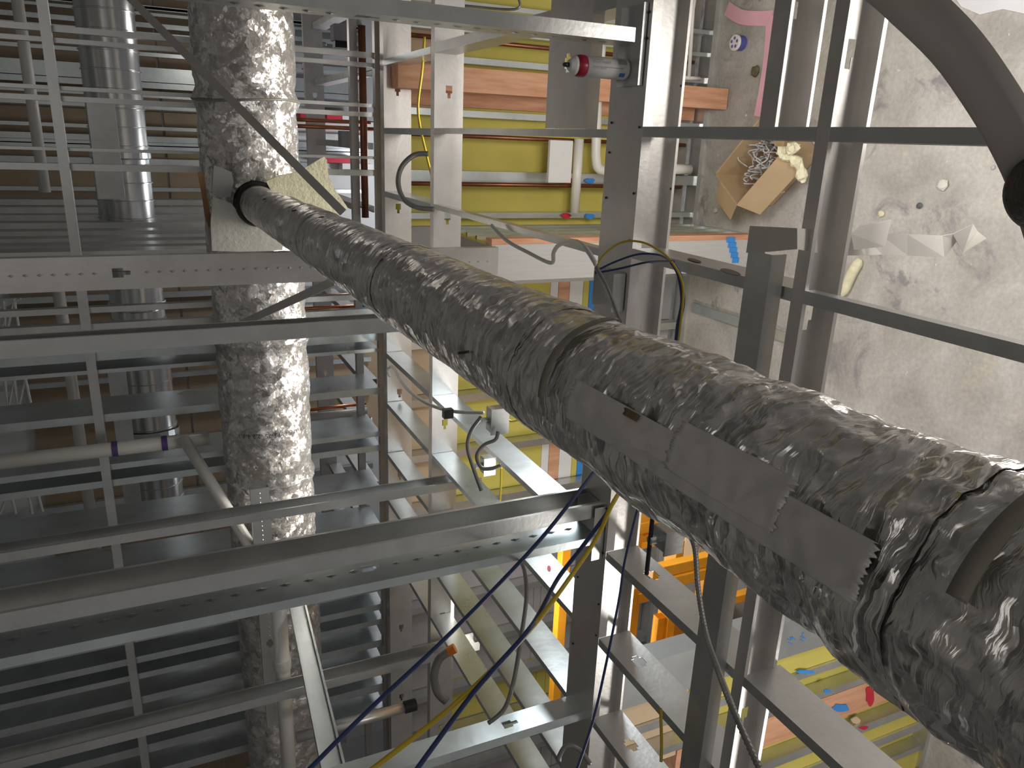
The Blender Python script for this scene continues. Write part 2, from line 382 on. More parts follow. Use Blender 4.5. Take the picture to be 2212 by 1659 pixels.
# ---- pier returning from that wall toward the camera
wr = bpy.data.objects.new('wall_pier', None); put(wr, None, V((-.5, 3.9, 0))); tag(wr, 'short wall return with pale steel end stud and olive boards', kind='structure')
xr = oY(1300, 517, 3.9).x; xl = oY(1300, 598, 3.9).x; zt = oY(1062, 560, 3.9).z
bm = NB(); bbox(bm, xl, xr-.02, 3.9, 3.94, 0, zt); ob('end_stud', bm, mat('pale_painted_steel', (.56, .55, .54), .1, .5, .06, 6, 0, 1, (12, 1, .6)), wr)
bm = NB(); bbox(bm, xr-.02, xr+.012, 3.905, 3.99, 0, zt); ob('wood_strip', bm, WOODG, wr)
for j in range(4):
    y0 = 3.99+j*.15; bm = NB(); bbox(bm, xr-.03, xr-.015, y0+.004, y0+.14, .04, zt); ob('sheathing_panel', bm, YEL, wr)
    member('stud', None, None, V((xr+.004, y0+.135, .03)), V((xr+.004, y0+.135, zt)), PY, NX, .02, .03, 0, m=GALVB, parent=wr)
bm = NB(); bbox(bm, xl, xr+.01, 3.9, 4.6, 0, .03); ob('bottom_track', bm, GALV, wr)
bm = NB()
for j in range(5):
    p = oY(1570+j*3, 512+j*11, 3.9); q = oY(1586+j*2, 523+j*11, 3.9); bbox(bm, q.x, p.x, 3.893, 3.899, min(p.z, q.z), max(p.z, q.z))
ob('paint_stroke', bm, BLUEP, wr)
# ---- yellow wall under the near joists, lower left room
YF = 2.06
wl = bpy.data.objects.new('wall_front', None); put(wl, None, V((-3, YF, 0))); tag(wl, 'yellow sheathed stud wall standing below the joists at lower right of the picture', kind='structure')
def X2(px, py): return oY(px, py, YF).x
E_ = [('jamb', X2(1700, 1342), X2(1720, 1412)), ('yel', X2(1720, 1412), X2(1750, 1447)), ('stud', X2(1750, 1447), X2(1730, 1468)),
      ('yelr', X2(1730, 1468), X2(1790, 1491)), ('stud', X2(1790, 1491), X2(1790, 1503)), ('yel', X2(1790, 1503), X2(1790, 1517)),
      ('wood', X2(1800, 1503), X2(1821, 1552)), ('yelr', X2(1821, 1552), X2(1851, 1572)), ('stud', X2(1851, 1572), X2(1858, 1585)),
      ('yel', X2(1858, 1585), X2(1888, 1602)), ('stud', X2(1888, 1602), X2(1900, 1612)), ('yelr', X2(1900, 1612), X2(1895, 1650)), ('stud', X2(1895, 1650), X2(1895, 1660)), ('yel', X2(1895, 1660), X2(1895, 1700))]
ztop = oY(1340, 1480, YF).z
for kx, a, b in E_:
    if kx == 'jamb': bm = NB(); bbox(bm, b, a, YF-.005, YF+.10, 0, ztop); ob('end_stud', bm, mat('aged_steel', (.33, .34, .34), .4, .5, .1, 6), wl)
    elif kx == 'stud': member('stud', None, None, V((a, YF, .02)), V((a, YF, ztop)), NX, PY, a-b, .08, 0, m=GALV, parent=wl)
    elif kx == 'wood': bm = NB(); bbox(bm, b, a, YF+.005, YF+.08, .02, 1.75); ob('wood_post', bm, WOODG, wl)
    else:
        Y = YF+.012 if kx == 'yel' else YF+.07
        bm = NB(); bbox(bm, b+.002, a-.002, Y, Y+.014, .03, 1.72); ob('sheathing_panel', bm, YEL, wl)
        bm = NB(); bbox(bm, b+.002, a-.002, Y, Y+.014, 1.725, ztop); ob('sheathing_panel', bm, TAN, wl)
bm = NB(); bbox(bm, E_[-1][2], E_[0][1], YF-.01, YF+.1, 0, .03); ob('bottom_track', bm, GALV, wl)
def blob(px, py, rx, ry, m, Y, parent, nm='paint_mark', t=.004):
    bm = NB(); c = oY(px, py, Y); v = []
    for k in range(14):
        a = k/14*6.283; p = oY(px+rx*math.cos(a)*(1+.25*random.uniform(-1, 1)), py+ry*math.sin(a)*(1+.25*random.uniform(-1, 1)), Y); v.append(p)
    f = [bm.verts.new(p) for p in v]; g = [bm.verts.new(p + PY*t) for p in v]
    bm.faces.new(f); bm.faces.new(g[::-1])
    for k in range(14): bm.faces.new((f[k], f[(k+1) % 14], g[(k+1) % 14], g[k]))
    return ob(nm, bm, m, parent)
blob(1880, 1503, 9, 24, REDP, YF-.001, wl); blob(1818, 1530, 18, 9, BLUEP, YF-.001, wl); blob(1788, 1493, 9, 4, BLUEP, YF-.002, wl); blob(1866, 1572, 10, 4, REDP, YF-.002, wl)
blob(1848, 1556, 11, 7, TAN, YF+.02, wl)
blob(1740, 1452, 20, 4, BLUEP, YF-.002, wl)
# handwriting on the end stud
bm = NB()
for k in range(9):
    px = 1700+random.uniform(0, 34); py = 1386-(px-1700)*.35+random.uniform(-12, 10)
    p = oY(px, py, YF-.006); q = oY(px+random.uniform(3, 8), py+random.uniform(-7, 7), YF-.006); tube(bm, [p, (p+q)/2+V((.003,0,.004)), q], .0022, 5)
ob('handwriting', bm, BLUEP, wl)
# ================================================================== MAIN WRAPPED DUCT
DY, DZ, DR = 4.3, 3.6-.495, .245
t = thing('wrapped_main_duct', 'large round main duct wrapped in crumpled silver foil insulation', 'duct', (0, DY, DZ-DR))
def foil_tube(axis_fn, s0, s1, n, seg, rad_fn, disp_fn, u, v):
    bm = NB(); rings = []
    for i in range(n+1):
        s = s0+(s1-s0)*i/n; c = axis_fn(s); R = rad_fn(s); ring = []
        for k in range(seg):
            a = 2*math.pi*k/seg; d = u*math.cos(a)+v*math.sin(a)
            ring.append(bm.verts.new(c + d*(R + disp_fn(c + d*R, s, a))))
        rings.append(ring)
    for a, b in zip(rings, rings[1:]):
        for k in range(seg): bm.faces.new((a[k], a[(k+1) % seg], b[(k+1) % seg], b[k]))
    return bm
def crease(p, f): return 1-abs(noise.noise(p*f))*2
def ddisp(p, s, a):
    x = .012*crease(p, 5)*noise.noise(p*2.3) + .008*(crease(p, 12)-.6) + .004*(crease(p+V((9, 2, 1)), 26)-.6)
    return x
joints = [1.15, .02, -.98, -1.72, -2.55, -3.6, -5.2]
jx = [1.2, oY(540, 215, 4.05).x, oY(560, 750, 4.05).x, oY(600, 1055, 4.05).x, oY(600, 1330, 4.05).x, oY(600, 1540, 4.05).x, -5.2]
for a, b in zip(jx, jx[1:]):
    def rad(s, a=a, b=b):
        e = min(abs(s-a), abs(s-b)); return DR + .012*math.exp(-(e/.03)**2) - .008*math.exp(-((e-.06)/.03)**2)
    bm = foil_tube(lambda s: V((s, DY, DZ)), a, b, max(20, int((a-b)*55)), 84, rad, ddisp, PY, PZ)
    ob('foil_wrap', bm, FOILC, t, smooth=True)
# strap around the duct and printed text on the wrap
bm = NB(); tube(bm, [V((jx[1]+.01*math.sin(a*2), DY+(DR+.012)*math.cos(a), DZ+(DR+.012)*math.sin(a))) for a in [k/40*6.283 for k in range(41)]], .007, 6); ob('strap_tie', bm, TIE, t, smooth=True)
def text_mesh(s, size, fn, name, m, parent):
    c = bpy.data.curves.new(name, 'FONT'); c.body = s; c.size = size
    o = bpy.data.objects.new(name, c); COL.objects.link(o)
    me = bpy.data.meshes.new_from_object(o.evaluated_get(bpy.context.evaluated_depsgraph_get()))
    bpy.data.objects.remove(o); bm = NB(); bm.from_mesh(me); bpy.data.meshes.remove(me)
    bmesh.ops.subdivide_edges(bm, edges=bm.edges, cuts=1)
    for v in bm.verts: v.co = fn(v.co.x, v.co.y)
    return ob(name, bm, m, parent, kind=None)
def on_duct(X0, a0, rr):
    def f(x, y):
        a = a0 + x/rr; return V((X0-y, DY-rr*math.cos(a), DZ+rr*math.sin(a)))
    return f
# text runs around the duct: from its lower front up to its upper front
text_mesh('OILITE TYPE 75  2.2 4-7-1', .036, on_duct(oY(600, 925, 4.06).x-.02, -.75, DR+.016), 'printed_text', INK, t)
text_mesh('IRELITE', .030, lambda x, y: V((oY(632, 640, 4.1).x-x, DY-(DR+.016)*math.cos(-.55-y*3.2), DZ+(DR+.016)*math.sin(-.55-y*3.2))), 'printed_text', INK, t)
text_mesh('NO. D', .030, lambda x, y: V((oY(632, 755, 4.1).x+.16-x, DY-(DR+.016)*math.cos(-.55-y*3.2), DZ+(DR+.016)*math.sin(-.55-y*3.2))), 'printed_text', INK, t)
# opened wrap round the take-off
def slab(bm, poly, th, n=0.):
    a = [bm.verts.new(p) for p in poly]; b = [bm.verts.new(p+th) for p in poly]
    bm.faces.new(a); bm.faces.new(b[::-1])
    for k in range(len(poly)): bm.faces.new((a[k], a[(k+1) % len(poly)], b[(k+1) % len(poly)], b[k]))
bm = NB(); slab(bm, [oY(x, y, 3.98) for x, y in ((575, 392), (600, 380), (640, 372), (668, 358), (700, 338), (706, 345), (710, 380), (722, 408), (735, 425), (752, 450), (735, 462), (700, 470), (640, 440), (590, 420))], PY*.02)
bmesh.ops.subdivide_edges(bm, edges=bm.edges, cuts=3, use_grid_fill=True)
ob('insulation_flap', bm, FIBER, t).data
tag(COL.objects['insulation_flap'], 'pale yellow torn fiberglass flap beside the branch pipe')
bm = NB(); slab(bm, [oY(x, y, 4.0) for x, y in ((460, 425), (480, 432), (500, 440), (512, 455), (545, 480), (575, 500), (612, 520), (610, 540), (560, 545), (458, 542), (455, 480))], PY*.02)
ob('facing_flap', bm, FIBERW, t); tag(COL.objects['facing_flap'], 'pale paper facing folded down below the opening')
bm = NB(); slab(bm, [oY(x, y, 4.02) for x, y in ((428, 373), (440, 372), (446, 420), (456, 470), (452, 495), (444, 470), (436, 420))], PY*.03)
ob('board_edge', bm, mat('brown_liner', (.25, .14, .06), 0, .8, .2), t); tag(COL.objects['board_edge'], 'brown torn liner edge')
bm = NB(); slab(bm, [oY(x, y, 4.01) for x, y in ((462, 358), (478, 362), (500, 372), (505, 392), (498, 425), (470, 428), (458, 410))], PY*.03); ob('bare_duct_patch', bm, mat('bare_duct_steel', (.36, .36, .355), .5, .45, .1, 6), t)
# ================================================================== BRANCH PIPE
K = .6
def ax(Y): return V((-.495*K + (-.015)*(Y-1*K), Y, 3.6-.835*K + .005*(Y-K)))
PR = .15*K
bp_ = thing('foil_wrapped_branch_pipe', 'long foil wrapped branch pipe running from the main duct diagonally across the picture', 'pipe', ax(1.2)-PZ*PR)
def prad(s, a=None, b=None): return PR
def pdisp(p, s, a):
    q = V((p.x*1.1+p.z*.5, p.y*.55+a*.02, p.z*1.1-p.x*.4))
    big = 1.6 if s < .62 else 1.0
    d = .0042*(crease(q, 26)-.55)*(.6+.8*noise.noise(p*6)) + .0024*(crease(q+V((3, 1, 7)), 60)-.55) + .0055*noise.noise(p*7)
    if s < .78: d += min(1, (.78-s)/.2)*(.0085*(crease(p+V((4, 4, 1)), 12)-.55) + .006*(crease(p, 27)-.5))
    return d*.62
segs = [4.0, 2.45, 1.57, .875, .285, .10]
for i, (a, b) in enumerate(zip(segs, segs[1:])):
    def rad(s, a=a, b=b):
        r = PR
        pass
        r += .003*math.exp(-((s-b-.03)/.03)**2)
        if s < .36: r += .004*min(1, (.36-s)/.1)
        return r
    b -= .006
    n = int((a-b)*(90 if a > 2 else 170 if a > 1 else 330))
    bm = foil_tube(ax, a, b, n, 120 if a < 2 else 72, rad, pdisp, PX, PZ)
    ob('foil_wrap', bm, FOIL, bp_, smooth=True)
def ang(px, py):   # angle on the pipe surface seen at a pixel, and its Y
    d = ray(px, py); best = None
    for i in range(2, 4000):
        P = CAM + d*(i*.001+.1); c = ax(P.y); r = math.hypot(P.x-c.x, P.z-c.z)
        if r <= PR+.002: return P.y, math.atan2(P.z-c.z, P.x-c.x)
    return None
def on_pipe(Y, a, r): c = ax(Y); return V((c.x+r*math.cos(a), Y, c.z+r*math.sin(a)))
def patch(name, m, y0, y1, a0, a1, r, n=24, k=20, jag=.0, label=None):
    bm = NB(); g = []
    for i in range(n+1):
        row = []
        for j in range(k+1):
            aa = a0+(a1-a0)*j/k; Y = y0+(y1-y0)*i/n
            if i in (0, n): Y += jag*noise.noise(V((j*.45, i, 3)))
            p = on_pipe(Y, aa, r); p = p + (p-ax(Y)).normalized()*(.0016*crease(p, 40)+.0012*noise.noise(p*90))
            row.append(bm.verts.new(p))
        g.append(row)
    for i in range(n):
        for j in range(k): bm.faces.new((g[i][j], g[i+1][j], g[i+1][j+1], g[i][j+1]))
    o = ob(name, bm, m, bp_, smooth=True, solid=.0008); tag(o, label); return o
ya, aa = ang(1330, 700); yb, ab = ang(1180, 860)
bm = NB(); pts = []; 
for k in range(26):
    f = k/25; pts.append(on_pipe(ya+(yb-ya)*f + .006*math.sin(f*3.1), aa+(ab-aa)*f, PR+.009))
rb = NB(); ribbon(rb, pts, [PY]*26, .013); ob('strap_tie', rb, TIE, bp_, label='brownish clear strap round the joint near the middle', smooth=True, solid=.0015)
ya2, a2 = ang(2205, 1130); yb2, b2 = ang(2085, 1300)
rb = NB(); pts = [on_pipe(ya2+(yb2-ya2)*k/20, a2+(b2-a2)*k/20, PR+.012) for k in range(-8, 21)]; ribbon(rb, pts, [PY]*29, .013); ob('strap_tie', rb, TIE, bp_, label='brownish clear strap round the near joint', smooth=True, solid=.0015)
y0, a0 = ang(1260, 830); y1, a1 = ang(1230, 900); y3, a3 = ang(2010, 1330)
patch('foil_tape', FOILT, y0+.01, .30, a0-.02, a0+.45, PR+.006, 60, 40, .008, 'smoother dull foil tape strip along the pipe')
y0, a0 = ang(1500, 960); y1, a1 = ang(1640, 1130)
patch('foil_tape', FOILT, y0+.02, y1-.02, min(a0, a1)-.15, max(a0, a1), PR+.0075, 20, 40, .008, 'grey tape patch with ragged end')
y0, a0 = ang(1362, 892); y1, a1 = ang(1392, 905)
patch('torn_hole', mat('brown_tear', (.16, .11, .06), 0, .8, .1), y0, y1, a0-.03, a1+.06, PR+.0095, 4, 6, .006, 'small brown torn spot')
bm = NB(); tube(bm, [ax(4.06+.0*k)-PY*(.012*k) for k in range(8)], [PR+.012, PR+.022, PR+.016, PR+.024, PR+.014, PR+.018, PR+.012, PR+.004], 40); ob('black_collar', bm, BLACK, bp_, smooth=True, label='black sealed collar at the take-off')
bm = NB()
for px, py, l in ((700, 470, 30), (640, 455, 22), (1010, 760, 24), (575, 430, 18)):
    Y, a = ang(px, py) or (2, 2.5); tube(bm, [on_pipe(Y+.03*k/4, a+.1*k/4, PR+.004) for k in range(5)], .0022, 5)
ob('marker_lines', bm, INK, bp_, kind='stuff')
# ================================================================== CEILING FRAME, members across the picture (X)
# A: boxed header, two studs under a track
Yn = oZ(1394, 200, ZC).y; Yf = oZ(1317, 230, ZC).y; XR, XL = 1.0, -2.6
hA = thing('boxed_header', 'dull steel boxed header, screwed track over two studs, under the spray can', 'header', (-.3, Yn+.09, ZC-.14))
member('track', None, None, V((XR, Yn-.002, ZC)), V((XL, Yn-.002, ZC)), PY, NZ, Yf-Yn+.004, .030, 0, m=GALVW, parent=hA)
P = V((XR, Yn+.036, ZC-.003)); wA = wto(P, 'X', NZ, (1452, 280))
hs = [((XR - oY(1420, y, Yn+.036).x), KEY) for y in (700, 1000)]
member('front_stud', None, None, P, P+V((XL-XR, 0, 0)), NZ, NY, wA, .036, .008, hs, m=GALVW, parent=hA)
P = V((XR, Yf-.036, ZC-.003)); member('rear_stud', None, None, P, P+V((XL-XR, 0, 0)), NZ, PY, wA, .034, .008, m=GALVW, parent=hA)
screws(hA, [(V((oZ(1330, y, ZC).x, Yf-.02, ZC+.001)), PZ) for y in (265, 330, 430, 1140, 1330, 1500)] + [(V((oZ(1385, y, ZC).x, Yn+.012, ZC+.001)), PZ) for y in (30, 85, 275, 420, 525, 1160, 1270, 1400, 1480)]
       + [(V((oY(1445, y, Yn).x, Yn+.004, ZC-wA+.003)), PZ) for y in (183, 408)])
# B: C joist open toward the camera
Yb = oZ(1767, 280, ZC).y; Ybn = oZ(1790, 280, ZC).y
P = V((.9, Yb+.002, ZC)); wB = wto(P, 'X', NZ, (1848, 280))
hs = [((.9 - oY(x, y, Yb).x), KEY) for x, y in ((1850, 85), (1745, 660), (1608, 1530))]
jB = member('ceiling_joist', 'near dull steel joist with keyhole slots, open toward the camera, beside the curved strap', 'joist', P, P+V((-2.9, 0, 0)), NZ, NY, wB, .034, .010, hs, m=GALVW)
screws(jB, [(oZ(x, y, ZC-wB+.002), PZ) for x, y in ((1863, 285), (1800, 650), (1655, 1512))])
# second stud lying on the frame
ZB2 = ZC+.045
y0, y1 = oZ(1615, 560, ZB2).y, oZ(1667, 560, ZB2).y
xt = oZ(1640, 545, ZB2).x
o = member('loose_stud', 'dark steel stud lying flat across the joists with paper tape over its end', 'stud', V((xt, y0, ZB2)), V((-1.95, y0, ZB2)), NY, NZ, y0-y1, .040, .008, ((.25, ((0, .005, .003),)), (.5, ((0, .005, .003),))), m=GALV)
# B': short piece behind B
P = V((.9, oZ(1711, 0, ZC).y+.02, ZC)); y_ = oZ(1676, 0, ZC).y; P = V((.9, y_, ZC)); wq = wto(P, 'X', NZ, (1750, 10))
member('short_joist', 'short dark edged joist piece ending at the cross rail above the cardboard box', 'joist', P, V((oZ(1680, 281, ZC).x+.004, y_, ZC)), NZ, NY, wq, y_-oZ(1711, 0, ZC).y, .008, ((.9-oY(1730, 5, y_).x, KEY),), m=GALVW)
# flat dark stud behind the can
y0, y1 = oZ(1192, 0, ZC).y, oZ(1283, 0, ZC).y
member('flat_stud', 'wide dark stud lying flat behind the spray can', 'stud', V((1.0, y0, ZC)), V((.044, y0, ZC)), NY, NZ, y0-y1, .04, .01, ((1.0-oZ(1230, 115, ZC).x, CROSS),), m=GALVW)
# C: keyholed joist
Yc = 3.585; P = V((1.1, Yc, oY(938, 280, Yc).z)); wC = wto(P, 'X', NZ, (999, 280))
hs = [((1.1 - oY(970, y, Yc).x), KEY) for y in (185, 460, 905, 1320, 1560)]
member('ceiling_joist', 'dull keyholed steel joist standing on edge, second from the wrapped main duct', 'joist', P, P+V((-5.6, 0, 0)), NZ, PY, wC, .05, .01, hs, m=GALVW)
# ================================================================== rails and joists running away (Y)
XS = [.036, -.297, -.632, -.965, -1.272, -1.605, -1.94, -2.285, -2.62, -2.95]
def yj(X, Y0, Y1, w_, fl, label, od=NX, m=GALV, hp=None, group=None, name='cross_joist', cat='joist'):
    hs = ()
    if hp: hs = [((oX(x, y, X) - V((X, Y0, ZC))).dot(PY), CROSS) for x, y in hp]
    return member(name, label, cat, V((X, Y0, ZC-.0005)), V((X, Y1, ZC-.0005)), NZ, od, w_, fl, .008, hs, m=m, group=group)
wJ = .105; g = None
# A -> B
yj(.05, Yb+.004, Yn-.004, .085, .026, 'flat dark rail crossing above the cardboard box', name='cross_rail', cat='rail')
yj(-.283, Yb+.004, Yn-.004, wJ, .027, 'grey joist with dark oil spot between the wire bundle and the loose stud')
JO = COL.objects['cross_joist']
def spot(parent, X, px, py, rx, ry, m, nm):
    bm = NB(); v = [oX(px+rx*math.cos(k/16*6.283), py+ry*math.sin(k/16*6.283)+rx*math.cos(k/16*6.283)*.25, X) for k in range(16)]
    f = [bm.verts.new(p) for p in v]; g = [bm.verts.new(p+PX*.0012) for p in v]; bm.faces.new(f); bm.faces.new(g[::-1])
    for k in range(16): bm.faces.new((f[k], f[(k+1) % 16], g[(k+1) % 16], g[k]))
    ob(nm, bm, m, parent)
OIL = mat('oil_stain', (.07, .06, .05), .3, .4, .2)
spot(JO, -.2815, 1500, 563, 15, 3, OIL, 'oil_spot'); spot(JO, -.2815, 1578, 588, 22, 5, OIL, 'oil_spot')
yj(-.62, Yb+.004, Yn-.004, wJ, .027, 'joist mostly hidden behind the branch pipe, near its middle')
yj(-.95, Yb+.004, Yn-.004, wJ, .027, 'joist hidden under the branch pipe above the orange lift')
yj(XS[4], Yb+.004, Yn-.004, .12, .027, 'wide grey joist with an oblong hole in front of the orange lift', hp=((1420, 1252),))
yj(XS[5], Yb+.004, Yn-.004, .12, .027, 'wide grey joist with a cross shaped hole below the orange lift', hp=((1393, 1440),))
yj(XS[6], Yb+.004, Yn-.004, .12, .027, 'wide grey joist with a tan looking cross hole at the bottom edge', hp=((1380, 1620),))
# B -> camera
yj(.05, .45, Yb-.03, .085, .027, 'near dark rail meeting the curved strap over the bare floor', name='cross_rail', cat='rail')
yj(-.281, .40, Yb-.03, .03, .027, 'near shiny joist slanting down over the stained floor at right edge')
yj(-.62, .45, Yb-.03, wJ, .027, 'near joist hidden under the branch pipe')
yj(-1.268, .5, Yb-.03, .12, .027, 'near plain grey joist crossing in front of the yellow boards')
# C -> A
yj(.042, Yf+.004, Yc-.004, .06, .022, 'thin dark rail between the far keyholed joist and the header', name='cross_rail', cat='rail')
yj(-.308, Yf+.004, Yc-.004, .035, .022, 'olive reflecting joist slanting above the pale pier')
yj(-.95, Yf+.004, Yc-.004, wJ, .022, 'far joist passing behind the middle of the branch pipe', m=GALVB)
yj(-1.292, Yf+.004, Yc-.004, .12, .024, 'bright joist behind the metal junction box', m=GALVB)
jr = yj(-1.622, Yf+.004, Yc-.004, .12, .024, 'bright joist with a small red mark, left of the boxed header', m=GALVB)
spot(jr, -1.6205, 1186, 1228, 4, 6, REDP, 'red_mark')
yj(-1.972, Yf+.004, Yc-.004, .12, .024, 'bright joist crossed by the twisted cables', m=GALVB)
yj(-2.302, Yf+.004, Yc-.004, .12, .024, 'bright joist beneath the orange tipped hose', m=GALVB)
yj(-2.64, Yf+.004, Yc-.004, .12, .024, 'lowest bright joist behind the bottom hanger', m=GALVB)
for X, l in ((.37, 'first diagonal joist from the top edge, right of the flat dark stud'), (.70, 'topmost diagonal joist above the yellow boards')):
    yj(X, Yf+.004, Yc-.004, .11, .04, l, od=PX)
yj(.37, Yn-.6, Yn-.004, .1, .04, 'short joist running toward the camera at the top edge', od=PX) if False else None
# D -> C short ones, alike
for X in (.70, .37, .04, -.31, -.95, -1.29, -1.62, -1.97, -2.30, -2.64):
    l = {.70: 'topmost', .37: 'second', .04: 'third', -.31: 'fourth', -.95: 'fifth', -1.29: 'sixth', -1.62: 'seventh', -1.97: 'eighth', -2.30: 'ninth', -2.64: 'lowest'}[X]
    yj(X, Yc+.055, 4.46, .11, .03, l+' short joist from the top between the two far keyholed members', od=PX if X > .1 else NX, m=GALVB, group='short joists between the two far keyholed members')
# ================================================================== HANGERS (vertical)
def hang(label, x0, y0, Y, x1, wd, od, wq, fl, lip=.009, holes=(), dim=0., m=GALV, name='hanger_stud', x_top=-60):
    P = oY(x0, y0, Y); a = V((P.x, P.y, 5.5)); b = slide(P, 'Z', x=x1)
    w_ = wq if isinstance(wq, float) else wto(P, 'Z', wd, wq)
    hs = [((slide(P, 'Z', x=x)-b).length if False else (a-slide(P, 'Z', x=x)).length, KEY) for x in holes]
    return member(name, label, 'stud', a, b, wd, od, w_, fl, lip, hs, dim, m)
# H1 top
h1 = hang('long hanger stud along the top edge with a row of dimples', 800, 29, 1.87, 1371, PY, PX, .105, .034, .010, (780,), .013)
# H2 wide pale one
hang('pale wide hanger stud with one keyhole running in behind the branch pipe', 330, 552, 2.9, 1077, NX, PY, (330, 622), .04, .009, (238,), .010, m=GALVW)
# H3 dark edge-on
P = oY(400, 748, 2.4); f_ = wto(P, 'Z', PX, (400, 714)); hang('dark ridged hanger stud seen edge on below the pale wide one', 400, 748, 2.4, 1150, PY, PX, .075, f_, .009, (), 0., m=GALV)
# H4 big dark
P = oY(700, 1231, 1.88); f_ = wto(P, 'Z', PX, (700, 1197)); hang('large hanger stud with black open side crossing the lower left', 700, 1231, 1.88, 1334, PY, PX, .12, f_, .01, (), 0., m=GALV)
P = oY(700, 1150, 2.0)
hang('black sided stud doubled on the large hanger', 700, 1160, 2.03, 1340, NX, PY, (700, 1222), .03, .01, (), 0., m=GALVW) if False else None
# H5 dimpled, below
hang('shiny dimpled hanger stud with ribbed lower flange below the large one', 900, 1222, 1.88, 1292, NX, NY, .03, .03, .008, (), 0., m=GALVB) if False else None
P5 = oY(900, 1190, 2.02)
P = oY(700, 1280, 1.84); f_ = wto(P, 'Z', NX, (700, 1298)); hang('shiny dimpled hanger stud with one keyhole below the large black one', 700, 1280, 1.84, 1290, PY, NX, .15, f_, .009, (795,), .016, m=GALVB)
# H6 bottom
hang('bright hanger stud leaning across the bottom edge', 1000, 1572, 1.98, 1262, NY, NX, .09, .035, .009, (1075,), 0., m=GALVB, x_top=500)
# far small hangers right of the duct
P = oY(700, 1103, 3.4); f_ = wto(P, 'Z', PX, (700, 1086)); hang('thin hanger stud ending by the coiled conduit', 700, 1103, 3.4, 1040, PY, PX, .10, f_, .008, m=GALV, x_top=-40)
P = oY(700, 1490, 3.45); f_ = wto(P, 'Z', PX, (700, 1473)); hang('thin hanger stud crossing the lower far joists', 700, 1490, 3.45, 1036, PY, PX, .10, f_, .008, m=GALV, x_top=-40)
# H7 horizontal piece across the duct
P = oY(540, 1058, 3.9); 
member('brace_stud', 'pale stud running down beside the wrapped main duct', 'stud', P, slide(P, 'X', y=1572), NZ, PY, wto(P, 'X', NZ, (581, 1058)), .035, .009, (((P-slide(P, 'X', y=1385)).length, CROSS),), .007, GALV)
# H8 diagonal stud
a = oY(622, 1300, 3.75); b = at(700, 1700, 2.75); b2 = at(765, 1700, 2.75); d = (b-a).normalized()
wdv = (b2-b) - d*(b2-b).dot(d); ww = wdv.length*1.0; wdv.normalize(); odv = d.cross(wdv)
if odv.y < 0: odv = -odv
member('brace_stud', 'dimpled diagonal brace stud in front of the white drain pipe', 'stud', a, b, wdv, odv, .085, .035, .009, (), .012, GALVB)
# clips on the header
for (x0, y0, x1, y1, lab) in ((1340, 10, 1385, 185, 'flared steel track end on the header under the spray can'),
                              (1262, 1085, 1300, 1205, 'steel track shoe on the header holding the dimpled hanger'),
                              (1290, 585, 1335, 668, 'dark track shoe on the header beside the wire bundle')):
    p = oZ(x1, y0, ZC); q = oZ(x1, y1, ZC)
    member('track_shoe', lab, 'bracket', V((p.x, Yn+.016, ZC+.004)), V((q.x, Yn+.016, ZC+.004)), PY, PZ, .11, .013 if x0 == 1340 else .04, 0, m=GALV)
# ================================================================== SPRAY CAN
c0 = oZ(1351, 151, ZC+.007); HC = (slide(c0, 'Z', x=1217)-c0).z; rc = .5*abs(oY(1320, 126, c0.y).x-oY(1320, 173, c0.y).x)
can = thing('spray_can', 'white spray paint can with dark red shoulder standing on the header', 'spray can', c0)
def lathe(bm, c, prof, seg=32, axis=PZ, u=PX):
    v = axis.cross(u); rings = [[bm.verts.new(c+axis*h+(u*math.cos(k/seg*6.28318)+v*math.sin(k/seg*6.28318))*r) for k in range(seg)] for r, h in prof]
    for a, b in zip(rings, rings[1:]):
        for k in range(seg): bm.faces.new((a[k], a[(k+1) % seg], b[(k+1) % seg], b[k]))
    bm.faces.new(rings[0][::-1]); bm.faces.new(rings[-1])
h = HC
bm = NB(); lathe(bm, c0, [(rc*.9, 0), (rc*.98, .02*h), (rc, .04*h), (rc, .72*h)]); ob('body', bm, CANW, can, smooth=True)
bm = NB(); lathe(bm, c0, [(rc*1.015, .68*h), (rc*1.03, .70*h), (rc*1.03, .76*h), (rc*.92, .82*h)]); ob('shoulder_band', bm, REDC, can, smooth=True)
bm = NB(); lathe(bm, c0, [(rc*.93, .815*h), (rc*.8, .855*h), (rc*.55, .90*h), (rc*.5, .915*h)]); ob('dome', bm, CANW, can, smooth=True)
bm = NB(); lathe(bm, c0, [(rc*.22, .91*h), (rc*.22, .97*h), (rc*.16, 1.0*h)], 14); ob('nozzle', bm, BLACK, can)
def on_can(a0, z0, r): return lambda x, y: V((c0.x+r*math.sin(a0+y/r), c0.y-r*math.cos(a0+y/r), z0-x))
for a, z, s, sz in ((-.95, .30*h, 'NET WT', .012), (.3, .62*h, 'SPRAY PAINT', .010), (.6, .62*h, 'INTERIOR', .008), (-.2, .62*h, 'LOW ODOR', .008)):
    text_mesh(s, sz, on_can(a, c0.z+z, rc+.0006), 'label_text', GREYB, can) if s != 'NET WT' else None
def canpatch(a0, a1, z0, z1, m):
    bm = NB(); g = [[bm.verts.new(V((c0.x+(rc+.0007)*math.sin(a), c0.y-(rc+.0007)*math.cos(a), c0.z+z))) for z in (z0*h, z1*h)] for a in [a0+(a1-a0)*k/8 for k in range(9)]]
    for p, q in zip(g, g[1:]): bm.faces.new((p[0], q[0], q[1], p[1]))
    ob('label_panel', bm, m, can, solid=.0004)
canpatch(.35, .95, .06, .20, GREYB); canpatch(-.85, -.45, .08, .17, BLUEP); canpatch(-.05, .02, .12, .62, GREYB)
# ================================================================== FLOOR THINGS
def flr(x, y, z=.003): return oZ(x, y, z)
